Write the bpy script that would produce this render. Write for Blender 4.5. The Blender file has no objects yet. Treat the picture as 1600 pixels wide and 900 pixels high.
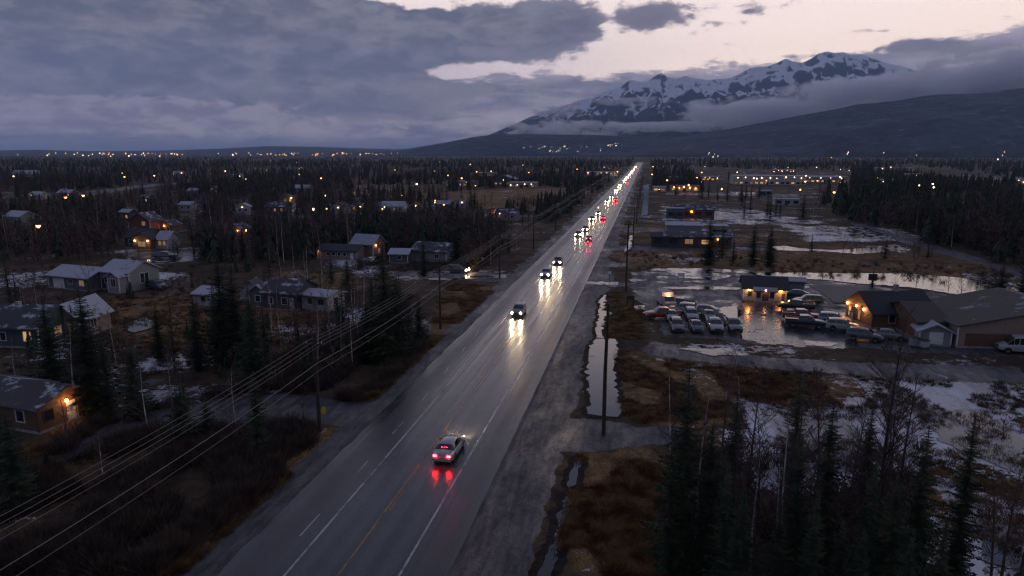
import bpy, math, random, bisect
import numpy as np
from mathutils import Vector, noise as mnoise
from mathutils.geometry import tessellate_polygon
rad = math.radians
S = bpy.context.scene
C = S.collection

# ------------------------------------------------------------------ camera
CH = 26.0; YAW = rad(10.89); PIT = rad(11.09); FPX = 1081.0
cam_d = bpy.data.cameras.new('camera'); cam = bpy.data.objects.new('camera', cam_d); C.objects.link(cam)
cam_d.sensor_width = 36; cam_d.lens = FPX / 1600 * 36; cam_d.clip_start = 0.5; cam_d.clip_end = 60000
cam.location = (0, 0, CH); cam.rotation_euler = (rad(90) - PIT, 0, YAW)
S.camera = cam
_F = Vector((-math.sin(YAW) * math.cos(PIT), math.cos(YAW) * math.cos(PIT), -math.sin(PIT)))
_R = Vector((math.cos(YAW), math.sin(YAW), 0))
_U = Vector((-math.sin(YAW) * math.sin(PIT), math.cos(YAW) * math.sin(PIT), math.cos(PIT)))
def ray(px, py): return _F + _R * ((px - 800) / FPX) + _U * ((450 - py) / FPX)
def W(px, py, z=0.0):
    d = ray(px, py); t = (CH - z) / -d.z
    return Vector((d.x * t, d.y * t, z))
def azel(px, py):
    d = ray(px, py); return math.atan2(d.x, d.y), math.atan2(d.z, math.hypot(d.x, d.y))
def topx(x, y, z=0.0):
    X = x * _R.x + y * _R.y; dz = z - CH
    Zf = x * _F.x + y * _F.y + dz * _F.z; Yu = x * _U.x + y * _U.y + dz * _U.z
    return 800 + FPX * X / Zf, 450 - FPX * Yu / Zf

# ------------------------------------------------------------------ node helper
class X_:
    def __init__(s, nt, so): s.nt = nt; s.s = so
    def _m(s, op, *a, clamp=False):
        n = s.nt.nodes.new('ShaderNodeMath'); n.operation = op; n.use_clamp = clamp
        for i, v in enumerate((s,) + a):
            if isinstance(v, X_): s.nt.links.new(v.s, n.inputs[i])
            else: n.inputs[i].default_value = v
        return X_(s.nt, n.outputs[0])
    def __add__(s, o): return s._m('ADD', o)
    __radd__ = __add__
    def __mul__(s, o): return s._m('MULTIPLY', o)
    __rmul__ = __mul__
    def __sub__(s, o): return s._m('SUBTRACT', o)
    def __rsub__(s, o): return (s * -1.0)._m('ADD', o)
    def __truediv__(s, o): return s._m('DIVIDE', o)
    def pow(s, o): return s._m('POWER', o)
    def exp(s): return s._m('EXPONENT')
    def abs(s): return s._m('ABSOLUTE')
    def clamp(s): return s._m('ADD', 0.0, clamp=True)
    def max(s, o): return s._m('MAXIMUM', o)
    def min(s, o): return s._m('MINIMUM', o)
    def lt(s, o): return s._m('LESS_THAN', o)
    def gt(s, o): return s._m('GREATER_THAN', o)
    def step(s, a, b):
        n = s.nt.nodes.new('ShaderNodeMapRange'); n.interpolation_type = 'SMOOTHSTEP'
        s.nt.links.new(s.s, n.inputs[0]); n.inputs[1].default_value = a; n.inputs[2].default_value = b
        return X_(s.nt, n.outputs[0])
def xyz(nt, so):
    n = nt.nodes.new('ShaderNodeSeparateXYZ'); nt.links.new(so, n.inputs[0]); return [X_(nt, o) for o in n.outputs]
def comb(nt, x, y, z):
    n = nt.nodes.new('ShaderNodeCombineXYZ')
    for i, v in enumerate((x, y, z)):
        if isinstance(v, X_): nt.links.new(v.s, n.inputs[i])
        else: n.inputs[i].default_value = v
    return n.outputs[0]
def nz(nt, vec, scale, detail=5, rough=0.55, dist=0.0):
    n = nt.nodes.new('ShaderNodeTexNoise'); n.inputs['Scale'].default_value = scale; n.inputs['Detail'].default_value = detail
    n.inputs['Roughness'].default_value = rough; n.inputs['Distortion'].default_value = dist
    if vec is not None: nt.links.new(vec, n.inputs['Vector'])
    return X_(nt, n.outputs[0])
def mix(nt, f, a, b):
    n = nt.nodes.new('ShaderNodeMix'); n.data_type = 'RGBA'
    for sk, v in ((n.inputs[0], f), (n.inputs[6], a), (n.inputs[7], b)):
        if isinstance(v, X_): nt.links.new(v.s, sk)
        elif isinstance(v, (int, float)): sk.default_value = v
        elif isinstance(v, tuple): sk.default_value = (*v[:3], 1)
        else: nt.links.new(v, sk)
    return n.outputs[2]
def scl(nt, col, f):
    n = nt.nodes.new('ShaderNodeVectorMath'); n.operation = 'SCALE'
    if isinstance(col, tuple): n.inputs[0].default_value = col
    else: nt.links.new(col, n.inputs[0])
    if isinstance(f, X_): nt.links.new(f.s, n.inputs[3])
    else: n.inputs[3].default_value = f
    return n.outputs[0]

# ------------------------------------------------------------------ world: dusk sky
wd = bpy.data.worlds.new('World'); S.world = wd; wd.use_nodes = True
nt = wd.node_tree; nt.nodes.clear()
tc = nt.nodes.new('ShaderNodeTexCoord'); dx, dy, dz = xyz(nt, tc.outputs['Generated'])
D = 180 / math.pi
az = dx._m('ARCTAN2', dy) * D
el = dz._m('ARCSINE') * D
# low clouds thin out with perspective: sample noise on (azimuth, stretched elevation)
v1 = comb(nt, az * 0.07, el * 0.2, 0.0)
wx = nz(nt, v1, 1.3, 4, 0.55); v2 = comb(nt, az * 0.07 + wx * 0.9, el * 0.22 + wx * 0.8, 3.7)
n1 = nz(nt, v2, 1.7, 10, 0.60)
n2 = nz(nt, comb(nt, az * 0.2 + wx * 0.5, el * 0.50 + wx * .5, 9.1), 1.5, 9, 0.62, 0.25)
n3 = nz(nt, comb(nt, az * 0.06, el * 0.62 - az * .012, 5.3), 1.3, 9, 0.62, 0.35)
def ell(px, py, rx, ry, v=1.0):
    a, e = azel(px, py); a *= D; e *= D
    q = ((az - a) * (1 / (rx * 0.05))).pow(2.0) + ((el - e) * (1 / (ry * 0.052))).pow(2.0)
    return (q * -1.0).exp() * v
def summ(L):
    r = L[0]
    for x in L[1:]: r = r + x
    return r
right = az.step(-22, 12)                       # 0 = away from the glow, 1 = towards it
clear = mix(nt, right, (0.85, 0.72, 0.84), (1.78, 1.41, 1.18))
clear = mix(nt, el.step(5, 13), clear, (1.45, 1.20, 1.13))
clear = mix(nt, el.step(12, 26), clear, (0.50, 0.50, 0.68))
sky = nt.nodes.new('ShaderNodeTexSky'); sky.sky_type = 'NISHITA'; sky.sun_disc = False
sky.sun_elevation = rad(3.6); sky.sun_rotation = rad(40); sky.altitude = 100
clear = mix(nt, 0.08, clear, scl(nt, sky.outputs[0], 0.12))
# A: layered stratus behind the mountains and above the left horizon
covA = summ([ell(960, 160, 300, 34, 1.15), ell(560, 190, 500, 50, 1.2), ell(100, 180, 500, 90, 1.3), ell(1570, 95, 120, 30, 1.2), ell(1300, 150, 260, 42, 1.0), ell(1380, 92, 70, 14, .6)])
n6 = nz(nt, comb(nt, az * 0.4, el * 1.0, 7.7), 1.2, 8, 0.62, .3)
A = (covA + (n3 - 0.5) * 1.3 + (n2 - 0.5) * 1.2 + (n6 - .5) * 1.25).step(0.36, 0.72)
colA = mix(nt, (n3 * 0.55 + n2 * 0.45 + A * -.1 + .1).step(0.40, 0.62), (0.165, 0.168, 0.25), (0.43, 0.38, 0.46))
colA = mix(nt, (n3.step(.5, .66)) * az.step(-16, 2) * .6, colA, (0.62, 0.51, 0.56))
colA = mix(nt, az.step(0, 12) * 0.45, colA, (0.42, 0.36, 0.45))
c = mix(nt, A, clear, colA)
# B: the heavy grey deck from the left plus scattered grey puffs
covB = summ([ell(150, 40, 420, 120, 1.4), ell(480, 70, 330, 78, 1.3), ell(735, 50, 160, 34, .95), ell(870, 38, 85, 27, 1.0), ell(940, 100, 60, 22, -.6),
             ell(950, 30, 16, 40, -.5), ell(1020, 26, 52, 20, .85), ell(1165, 12, 50, 10, .62), ell(1445, 70, 50, 10, .95), ell(1380, 78, 30, 5, .4), ell(1240, 84, 40, 8, .4), ell(1580, 84, 90, 20, 0.9), ell(1345, 48, 40, 5, .4),
             ell(735, 112, 75, 15, -.85), ell(830, 112, 110, 14, -.8), ell(650, -10, 120, 20, -1.2), ell(380, -4, 26, 7, -0.9), ell(42, 54, 30, 8, -.5)])
n5 = nz(nt, comb(nt, az * 0.5 + n2 * .6, el * 0.95 + n2 * .6, 2.2), 1.2, 8, 0.62)
rawB = covB + (n1 - 0.5) * 1.5 + (n2 - 0.5) * 1.7 + (n5 - .5) * 1.35
B = rawB.step(0.30, 0.74)
colB = mix(nt, (n2 * 0.4 + n1 * 0.35 + n5 * .25).step(0.41, 0.60), (0.125, 0.132, 0.190), (0.262, 0.25, 0.305))
colB = mix(nt, az.step(-14, 6) * 0.5, colB, (0.23, 0.185, 0.225))
colB = mix(nt, rawB.step(1.0, .5) * az.step(-25, -2) * .5, colB, (0.42, 0.35, 0.40))
c = mix(nt, B, c, colB)
# C: pale band of cloud low on the left
covC = summ([ell(80, 178, 200, 20, 1.15), ell(300, 184, 190, 18, 1.1), ell(520, 203, 140, 11, 1.1), ell(200, 165, 120, 10, .4)])
Cm = (covC + (n2 - 0.5) * 1.6 + (n6 - .5) * 1.6).step(0.40, 0.72)
c = mix(nt, ell(200, 148, 420, 12, .35), c, (0.13, 0.14, 0.21))
c = mix(nt, Cm * 0.9, c, mix(nt, (n2 * .5 + n6 * .5).step(.42, .58), (0.215, 0.20, 0.285), (0.37, 0.325, 0.40)))
# D: blue-grey murk at the horizon
c = mix(nt, el.step(1.7, 0.2) * 0.92, c, mix(nt, az.step(-20, 0), (0.085, 0.105, 0.20), (0.15, 0.16, 0.27)))
# overcast deck overhead (outside the frame) with a thinner patch up the road
n4 = nz(nt, comb(nt, az * 0.03, el * 0.06, 1.2), 1.5, 5, 0.55)
hi = mix(nt, n4.step(0.35, 0.65), (0.21, 0.235, 0.37), (0.40, 0.42, 0.60))
c = mix(nt, el.step(13, 27), c, hi)
c = mix(nt, el.step(24, 50), c, (0.135, 0.15, 0.235))
c = mix(nt, dy.step(0.1, -0.5), c, (0.19, 0.20, 0.285))       # unseen sky behind the camera, brightened to light camera-facing sides
bg = nt.nodes.new('ShaderNodeBackground'); bg.inputs[1].default_value = 1.0
nt.links.new(c, bg.inputs[0])
wo = nt.nodes.new('ShaderNodeOutputWorld'); nt.links.new(bg.outputs[0], wo.inputs[0])
wd.cycles.sampling_method = 'MANUAL'; wd.cycles.sample_map_resolution = 1024

sun_d = bpy.data.lights.new('sun', 'SUN'); sun_d.energy = 0.8; sun_d.angle = rad(4); sun_d.color = (1, .78, .66)
sun = bpy.data.objects.new('sun', sun_d); C.objects.link(sun)
sun.rotation_euler = (rad(90 - 3.6), 0, rad(180 - 40))      # low glow beyond the mountains on the right

S.view_settings.view_transform = 'Standard'; S.view_settings.look = 'None'; S.view_settings.exposure = 0.0; S.view_settings.gamma = 1
S.render.engine = 'CYCLES'
cy = S.cycles
cy.use_denoising = True
try: cy.denoiser = 'OPENIMAGEDENOISE'
except Exception: pass
cy.max_bounces = 8; cy.diffuse_bounces = 2; cy.glossy_bounces = 3; cy.transmission_bounces = 2; cy.transparent_max_bounces = 6; cy.volume_bounces = 8
cy.caustics_reflective = False; cy.caustics_refractive = False; cy.sample_clamp_indirect = 4.0; cy.use_light_tree = True
cy.volume_max_steps = 64; cy.filter_width = 1.3

# ------------------------------------------------------------------ object helpers
def tag(o, label=None, cat=None, group=None, kind=None):
    if label: o['label'] = label
    if cat: o['category'] = cat
    if group: o['group'] = group
    if kind: o['kind'] = kind
    return o
def link(name, me, parent=None, loc=None, rz=None):
    o = bpy.data.objects.new(name, me); C.objects.link(o)
    if parent: o.parent = parent
    if loc is not None: o.location = loc
    if rz is not None: o.rotation_euler = (0, 0, rz)
    return o
def empty(name, loc=(0, 0, 0), rz=0): return link(name, None, None, loc, rz)
def mesh(name, v, f, mats, mi=None, smooth=False):
    me = bpy.data.meshes.new(name)
    if isinstance(f, np.ndarray):
        v = np.asarray(v, np.float32); n = f.shape[1]
        me.vertices.add(len(v)); me.vertices.foreach_set('co', v.ravel())
        me.loops.add(f.size); me.loops.foreach_set('vertex_index', f.astype(np.int32).ravel())
        me.polygons.add(len(f)); me.polygons.foreach_set('loop_start', np.arange(0, f.size, n, dtype=np.int32))
        try: me.polygons.foreach_set('loop_total', np.full(len(f), n, np.int32))
        except Exception: pass
        me.update(calc_edges=True)
    else:
        me.from_pydata([tuple(p) for p in v], [], f); me.update()
    for m in (mats if isinstance(mats, (list, tuple)) else [mats]): me.materials.append(m)
    if mi is not None: me.polygons.foreach_set('material_index', np.asarray(mi, np.int32))
    me.polygons.foreach_set('use_smooth', np.full(len(me.polygons), bool(smooth)))
    return me
class MB:
    def __init__(s): s.v = []; s.f = []
    def face(s, pts): n = len(s.v); s.v += [tuple(p) for p in pts]; s.f.append(tuple(range(n, n + len(pts)))); return s
    def box(s, x0, x1, y0, y1, z0, z1, bev=0):
        n = len(s.v)
        s.v += [(x0, y0, z0), (x1, y0, z0), (x1, y1, z0), (x0, y1, z0), (x0 + bev, y0 + bev, z1), (x1 - bev, y0 + bev, z1), (x1 - bev, y1 - bev, z1), (x0 + bev, y1 - bev, z1)]
        s.f += [tuple(n + i for i in q) for q in ((0, 3, 2, 1), (4, 5, 6, 7), (0, 1, 5, 4), (1, 2, 6, 5), (2, 3, 7, 6), (3, 0, 4, 7))]; return s
    def tube(s, pts, rads, n=6, cap=True):
        pts = [Vector(p) for p in pts]; b = len(s.v)
        if not isinstance(rads, (list, tuple)): rads = [rads] * len(pts)
        for i, p in enumerate(pts):
            t = (pts[min(i + 1, len(pts) - 1)] - pts[max(i - 1, 0)]).normalized()
            a = t.cross(Vector((0, 0, 1)) if abs(t.z) < .9 else Vector((1, 0, 0))).normalized(); c_ = t.cross(a)
            for k in range(n):
                q = 2 * math.pi * k / n; s.v.append(tuple(p + (a * math.cos(q) + c_ * math.sin(q)) * rads[i]))
        for i in range(len(pts) - 1):
            for k in range(n):
                s.f.append((b + i * n + k, b + i * n + (k + 1) % n, b + (i + 1) * n + (k + 1) % n, b + (i + 1) * n + k))
        if cap:
            s.f.append(tuple(b + k for k in range(n))[::-1]); s.f.append(tuple(b + (len(pts) - 1) * n + k for k in range(n)))
        return s
    def build(s, name, mat, parent=None, smooth=False, loc=None, rz=None):
        return link(name, mesh(name, s.v, s.f, mat, smooth=smooth), parent, loc, rz)
def copy_tree(o, parent=None):
    c_ = o.copy(); C.objects.link(c_); c_.parent = parent
    for ch in list(KIDS.get(o.name, [])) or [x for x in o.children]: copy_tree(ch, c_)
    return c_
KIDS = {}

# ------------------------------------------------------------------ materials
def mat(name, col, rough=0.8, metal=0.0, spec=0.5, emit=None, es=0, vary=0.0, vscale=3.0, bump=0.0, bscale=8.0, col2=None, coat=0):
    m = bpy.data.materials.new(name); m.use_nodes = True; t = m.node_tree; b = t.nodes['Principled BSDF']
    b.inputs['Base Color'].default_value = (*col, 1); b.inputs['Roughness'].default_value = rough; b.inputs['Metallic'].default_value = metal
    b.inputs['Specular IOR Level'].default_value = spec; b.inputs['Coat Weight'].default_value = coat; b.inputs['Coat Roughness'].default_value = .06
    if vary or col2:
        tcn = t.nodes.new('ShaderNodeTexCoord')
        n = nz(t, tcn.outputs['Object'], vscale, 6, 0.6)
        c2 = col2 or tuple(x * (1 - vary) for x in col); c1 = col if col2 else tuple(min(1, x * (1 + vary)) for x in col)
        t.links.new(mix(t, n.step(0.35, 0.65), c2, c1), b.inputs['Base Color'])
    if bump:
        tcn = t.nodes.new('ShaderNodeTexCoord'); n = nz(t, tcn.outputs['Object'], bscale, 5, 0.6)
        bn = t.nodes.new('ShaderNodeBump'); bn.inputs['Distance'].default_value = bump; t.links.new(n.s, bn.inputs['Height']); t.links.new(bn.outputs[0], b.inputs['Normal'])
    if emit:
        b.inputs['Emission Color'].default_value = (*emit, 1); b.inputs['Emission Strength'].default_value = es
    return m
def roofmat(name, base, snow, amount):
    """dark shingle or sheet roof with a broken cover of thin snow"""
    m = mat(name, base, .55); t = m.node_tree; b = t.nodes['Principled BSDF']
    tcn = t.nodes.new('ShaderNodeTexCoord'); x, y, z = xyz(t, tcn.outputs['Object'])
    n = nz(t, comb(t, x * 0.35, y * 0.35, z * 0.8), 1.0, 6, 0.65, 0.4); n_ = nz(t, tcn.outputs['Object'], 9.0, 4, .7)
    f = (n + (n_ - .5) * .25).step(.98 - amount * .9, 1.06 - amount * .9)
    ribs = (x * 9.0)._m('SINE')._m('MULTIPLY', .04)
    t.links.new(mix(t, f, scl(t, base, n_ * .6 + .7 + ribs), scl(t, snow, n_ * .3 + .85)), b.inputs['Base Color'])
    t.links.new((f * .1 + .72).s, b.inputs['Roughness']); b.inputs['Specular IOR Level'].default_value = .25
    return m
def siding(name, col, vertical=False, rough=.7):
    m = mat(name, col, rough); t = m.node_tree; b = t.nodes['Principled BSDF']
    tcn = t.nodes.new('ShaderNodeTexCoord'); x, y, z = xyz(t, tcn.outputs['Object'])
    w = ((x + y) * 20.0 if vertical else z * 28.0)._m('SINE').step(-1, -.7)
    n = nz(t, tcn.outputs['Object'], 1.3, 6, .65); n_ = nz(t, comb(t, x * 3.0, y * 3.0, z * .5), 1.0, 4, .6)
    t.links.new(scl(t, scl(t, col, n * .5 + n_ * .4 + .55), w * .3 + .7), b.inputs['Base Color'])
    return m
# ------------------------------------------------------------------ ground sheet with painted-in land cover (attributes on world positions)
def pip(px, py, poly):
    inside = np.zeros(px.shape, bool); n = len(poly); j = n - 1
    for i in range(n):
        xi, yi = poly[i]; xj, yj = poly[j]
        if yi != yj:
            inside ^= ((yi > py) != (yj > py)) & (px < (xj - xi) * (py - yi) / (yj - yi) + xi)
        j = i
    return inside
def WP(poly, z=0.0): return [tuple(W(x, y).xy) for x, y in poly]
def vnoise(x, y, seed=0):
    xi = np.floor(x).astype(np.int64); yi = np.floor(y).astype(np.int64); fx = x - xi; fy = y - yi
    fx = fx * fx * (3 - 2 * fx); fy = fy * fy * (3 - 2 * fy)
    def h(a, b):
        k = (a * 374761393 + b * 668265263 + seed * 1274126177) & 0xffffffff
        k = ((k ^ (k >> 13)) * 1274126177) & 0xffffffff
        return ((k ^ (k >> 16)) & 0xffff) / 65535.0
    return (h(xi, yi) * (1 - fx) + h(xi + 1, yi) * fx) * (1 - fy) + (h(xi, yi + 1) * (1 - fx) + h(xi + 1, yi + 1) * fx) * fy
def fbm(x, y, o=4, seed=0):
    r = 0; a = 1; t = 0
    for i in range(o): r = r + a * vnoise(x * 2 ** i, y * 2 ** i, seed + i); t += a; a *= .5
    return r / t

RX0, RX1 = -25.6, -11.3            # sealed carriageway
GRAVEL = [WP(p) for p in [
    [(240, 640), (430, 610), (560, 632), (640, 590), (700, 600), (600, 672), (480, 656), (380, 674), (240, 670)],
    [(240, 640), (190, 655), (120, 690), (100, 720), (140, 712), (200, 680), (260, 668)],
    [(640, 470), (690, 540), (760, 470), (792, 446), (780, 440), (640, 432), (560, 430), (560, 424), (690, 424), (840, 428), (830, 440), (640, 620)],
    [(700, 520), (690, 552), (640, 590), (700, 600), (760, 520), (840, 440), (800, 440), (770, 465)],
    [(780, 705), (860, 652), (905, 655), (1000, 664), (1060, 668), (1060, 692), (960, 700), (900, 706)],
    [(880, 452), (915, 438), (985, 442), (990, 425), (1060, 418), (1160, 421), (1250, 430), (1300, 438), (1420, 452), (1600, 482), (1600, 556), (1440, 552), (1330, 543), (1200, 540), (1040, 522), (1012, 488), (992, 470), (985, 448), (930, 449)],
    [(1000, 545), (1020, 533), (1100, 548), (1250, 562), (1600, 575), (1600, 600), (1400, 590), (1250, 580), (1090, 566), (1020, 556)],
    [(1330, 348), (1350, 350), (1440, 378), (1530, 402), (1600, 426), (1600, 436), (1510, 408), (1420, 382)],
    [(920, 410), (940, 407), (985, 412), (985, 417), (930, 416)], [(935, 385), (960, 384), (1200, 387), (1200, 391), (950, 391)],
    [(955, 357), (965, 355), (1140, 358), (1140, 362), (960, 361)], [(970, 337), (1010, 336), (1100, 338), (1100, 341), (975, 340)],
    [(980, 298), (1080, 299), (1080, 301), (980, 300)], [(1040, 300), (1250, 303), (1250, 308), (1040, 305)],
    [(120, 302), (200, 291), (300, 282), (300, 285), (200, 296), (130, 308)], [(840, 336), (700, 334), (700, 337), (840, 340)],
    [(100, 590), (180, 600), (260, 590), (240, 600), (180, 612), (100, 600)],
    [(190, 395), (300, 388), (340, 400), (260, 405), (200, 402)],
    [(1160, 272), (1320, 275), (1320, 282), (1160, 280)],
]]
MUDDY = [(p, v) for p, v in [   # brighter straw or rust grass
    (WP([(880, 700), (1040, 690), (1060, 900), (870, 900), (900, 780)]), .75), (WP([(965, 545), (1100, 570), (1300, 600), (1300, 650), (1000, 665), (970, 640)]), .85),
    (WP([(940, 455), (988, 455), (1010, 520), (950, 530)]), .45), (WP([(960, 388), (1200, 392), (1600, 420), (1600, 452), (1200, 424), (960, 420)]), .7),
    (WP([(620, 660), (780, 470), (790, 450), (700, 440), (670, 500), (600, 620)]), .6), (WP([(280, 900), (420, 790), (570, 665), (480, 655), (300, 800), (200, 900)]), .8),
    (WP([(130, 470), (400, 450), (520, 480), (500, 560), (300, 540), (120, 500)]), .75), (WP([(690, 300), (850, 290), (930, 300), (850, 330), (700, 322)]), .95),
    (WP([(540, 288), (700, 288), (700, 310), (560, 312)]), .8), (WP([(430, 420), (560, 430), (560, 460), (430, 450)]), .7), (WP([(60, 690), (250, 690), (250, 800), (60, 800)]), .5),
    (WP([(1400, 760), (1600, 800), (1600, 840), (1480, 830)]), .8), (WP([(1100, 560), (1300, 585), (1600, 600), (1600, 620), (1250, 620)]), .7),
    (WP([(960, 340), (1300, 370), (1300, 384), (960, 382)]), .5), (WP([(1260, 375), (1500, 395), (1600, 430), (1600, 445), (1400, 420), (1200, 410)]), .6)]]
SNOW = [(p, v) for p, v in [
    (WP([(1150, 620), (1300, 640), (1420, 590), (1600, 590), (1600, 760), (1500, 720), (1440, 730), (1300, 780), (1150, 760)]), .64),
    (WP([(1480, 740), (1600, 800), (1600, 920), (1450, 920)]), .56), (WP([(1090, 552), (1240, 572), (1600, 590), (1600, 625), (1300, 615), (1090, 595)]), .42),
    (WP([(0, 425), (65, 430), (60, 452), (0, 455)]), .62), (WP([(0, 380), (30, 382), (30, 395), (0, 395)]), .5), (WP([(180, 388), (310, 385), (330, 402), (200, 410)]), .42),
    (WP([(220, 425), (290, 428), (280, 445), (225, 445)]), .6), (WP([(210, 556), (320, 556), (330, 580), (205, 580)]), .48), (WP([(530, 478), (580, 470), (590, 510), (520, 512)]), .52),
    (WP([(420, 505), (480, 505), (490, 525), (420, 525)]), .5), (WP([(170, 720), (275, 725), (265, 775), (170, 765)]), .5), (WP([(180, 605), (370, 600), (370, 640), (190, 640)]), .46),
    (WP([(560, 422), (800, 424), (800, 434), (560, 434)]), .55), (WP([(500, 402), (580, 402), (590, 420), (500, 420)]), .46), (WP([(940, 395), (1140, 396), (1140, 412), (1050, 414), (1060, 402)]), .4),
    (WP([(1030, 322), (1200, 330), (1300, 350), (1040, 352)]), .46), (WP([(1230, 352), (1420, 358), (1420, 376), (1260, 380)]), .52), (WP([(1500, 425), (1600, 432), (1600, 455), (1520, 445)]), .45),
    (WP([(300, 315), (700, 315), (700, 340), (300, 340)]), .36), (WP([(1020, 420), (1160, 424), (1160, 440), (1020, 440)]), .5), (WP([(1400, 550), (1600, 560), (1600, 585), (1400, 572)]), .42),
    (WP([(1040, 535), (1260, 545), (1250, 560), (1060, 552)]), .46), (WP([(960, 780), (1060, 770), (1100, 850), (980, 830)]), .40), (WP([(0, 455), (200, 590), (100, 600), (0, 560)]), .32), (WP([(100, 500), (140, 560), (70, 560)]), .5),
    (WP([(420, 555), (620, 545), (640, 560), (420, 575)]), .2), (WP([(1080, 560), (1160, 570), (1160, 600), (1080, 600)]), .4), (WP([(905, 505), (925, 505), (925, 520), (905, 520)]), .4)]]
LOTWET = WP([(1150, 470), (1230, 470), (1340, 520), (1345, 545), (1200, 540), (1160, 530), (1140, 495)])
def build_ground():
    # polar grid: fine where the lens looks, coarse all round
    a1 = np.linspace(YAW * -1 - rad(41), -YAW + rad(41), 760); a2 = np.linspace(a1[-1], a1[0] + 2 * math.pi, 60)[1:-1]
    A = np.concatenate([a1, a2]); rows = np.concatenate([np.linspace(1400, 905, 30), np.linspace(900, 242, 470)])
    # row -> distance along the ground
    R = CH / np.tan(PIT + np.arctan((rows - 450) / FPX)); R = np.concatenate([[0.5], R, [6500, 7000, 8000, 10000, 13000]])
    R = np.sort(np.abs(R))
    aa, rr = np.meshgrid(A, R); x = (np.sin(aa) * rr).ravel(); y = (np.cos(aa) * rr).ravel()
    nA, nR = len(A), len(R)
    i = np.arange(nR - 1)[:, None] * nA; j = np.arange(nA)[None, :]; j2 = (j + 1) % nA
    f = np.stack([i + j, i + j2, i + nA + j2, i + nA + j], -1).reshape(-1, 4)[:, ::-1].copy()
    v = np.stack([x, y, np.zeros_like(x)], 1)
    dist = np.hypot(x, y); am = .3 + dist * .004
    jx = x + (fbm(x / (2 + am), y / (2 + am), 4, 5) - .5) * 2.2 * am * 1.6; jy = y + (fbm(x / (2 + am), y / (2 + am), 4, 25) - .5) * 2.2 * am * 1.6
    g = np.zeros(len(x)); s = np.full(len(x), .27) + (dist > 230) * .05; t = np.full(len(x), .25); w = np.zeros(len(x))
    for p in GRAVEL: g[pip(jx, jy, p)] = 1
    ax = jx; g[(ax > RX0 - 2.8) & (ax < RX1 + 4.9 - (y > 150) * 1.5) & (y > -20) & (y < 2000)] = 1
    JS = []
    for k in range(7):
        k1 = 2.5 + am * 1.5; JS.append((x + (fbm(x / k1, y / k1, 3, 40 + k) - .5) * 4.5 * am * 2.2 + math.cos(k * .9) * am * 1.2, y + (fbm(x / k1, y / k1, 3, 60 + k) - .5) * 5.5 * am * 2.6 + math.sin(k * .9) * am * 2.2))
    for p, q in MUDDY: m = sum(pip(a_, b_, p) * 1.0 for a_, b_ in JS) / 7.0; t = t * (1 - m) + q * m
    for p, q in SNOW: m = sum(pip(a_, b_, p) * 1.0 for a_, b_ in JS) / 7.0; s = s * (1 - m) + np.maximum(q + .07, s) * m
    s[(g > .5)] *= .55
    w[pip(jx, jy, LOTWET)] = .68; w[pip(jx, jy, GRAVEL[5])] = np.maximum(w[pip(jx, jy, GRAVEL[5])], .42)
    w[(x > -1.5 - 3) & (x < 2) & (y > 250) & (y < 700)] = .0
    # large-scale patchwork far out: fields and clearings
    far = np.clip((dist - 250) / 400, 0, 1); t = t - far * .15 + far * (fbm(x / 90, y / 160, 3, 77) - .5) * .7; s = s + far * (fbm(x / 60, y / 140, 3, 97) - .5) * .35
    me = mesh('ground', v, f, M_ground)
    ca = me.color_attributes.new('cover', 'FLOAT_COLOR', 'POINT')
    ca.data.foreach_set('color', np.stack([g, s, np.clip(t, 0, 1), w], 1).astype(np.float32).ravel())
    o = link('ground', me); tag(o, kind='structure'); return o

M_ground = mat('ground', (.04, .03, .02), .9); t = M_ground.node_tree; b = t.nodes['Principled BSDF']
at = t.nodes.new('ShaderNodeAttribute'); at.attribute_name = 'cover'
g, s_, tn = xyz(t, at.outputs['Vector']); w_ = X_(t, at.outputs['Alpha'])
geo = t.nodes.new('ShaderNodeNewGeometry'); P = geo.outputs['Position']; px_, py_, pz_ = xyz(t, P)
nA_ = nz(t, P, .09, 8, .62); nB_ = nz(t, P, .9, 6, .7, .5); nC_ = nz(t, P, 6.0, 4, .7); nD_ = nz(t, P, .016, 6, .6)
nE_ = nz(t, comb(t, px_ * .25, py_ * .06, 0.0), 1.0, 6, .65)
gf = (g + (nB_ - .5) * .5).step(.42, .58)
grass = mix(t, (nA_ * .6 + nB_ * .4).step(.36, .62), (.026, .020, .016), (.095, .064, .037))
straw = mix(t, (nC_ * .5 + nB_ * .5).step(.35, .65), (.07, .037, .018), (.25, .150, .064))
gr = mix(t, (tn + (nA_ - .5) * 1.1).step(.3, .8), grass, straw)
gr = mix(t, nD_.step(.52, .68) * .5, gr, (.06, .062, .028))
gr = mix(t, (nz(t, P, .28, 7, .7) * .7 + nC_ * .3).step(.50, .60) * .75, gr, (.016, .013, .011)); gr = scl(t, gr, nC_ * 1.7 + .30)
nG_ = nz(t, comb(t, px_ * 1.3, py_ * .30, 0.0), 1.0, 7, .72, .3)
grav = mix(t, (nA_ * .35 + nG_ * .65).step(.36, .66), (.022, .023, .028), (.11, .11, .12))
grav = scl(t, grav, nC_ * 1.1 + nG_ * .9 - .05)
bc = mix(t, gf, gr, grav)
sn = (s_ + (nA_ * .45 + nB_ * .40 + nC_ * .15 - .5) * 2.6).step(.47, .56)
icy = nE_.step(.42, .58)                       # old snow is half ice and slush
snc = mix(t, icy, (.56, .57, .64), (.24, .25, .30)); snc = scl(t, snc, nC_ * .5 + .75)
bc = mix(t, sn, bc, snc)
wt = (w_ + (nz(t, P, .22, 6, .6) - .5) * 1.5 + (nC_ - .5) * .12).step(.40, .60) * (1.0 - sn)
bc = mix(t, wt * .75, bc, (.02, .022, .026))
t.links.new(bc, b.inputs['Base Color'])
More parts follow.
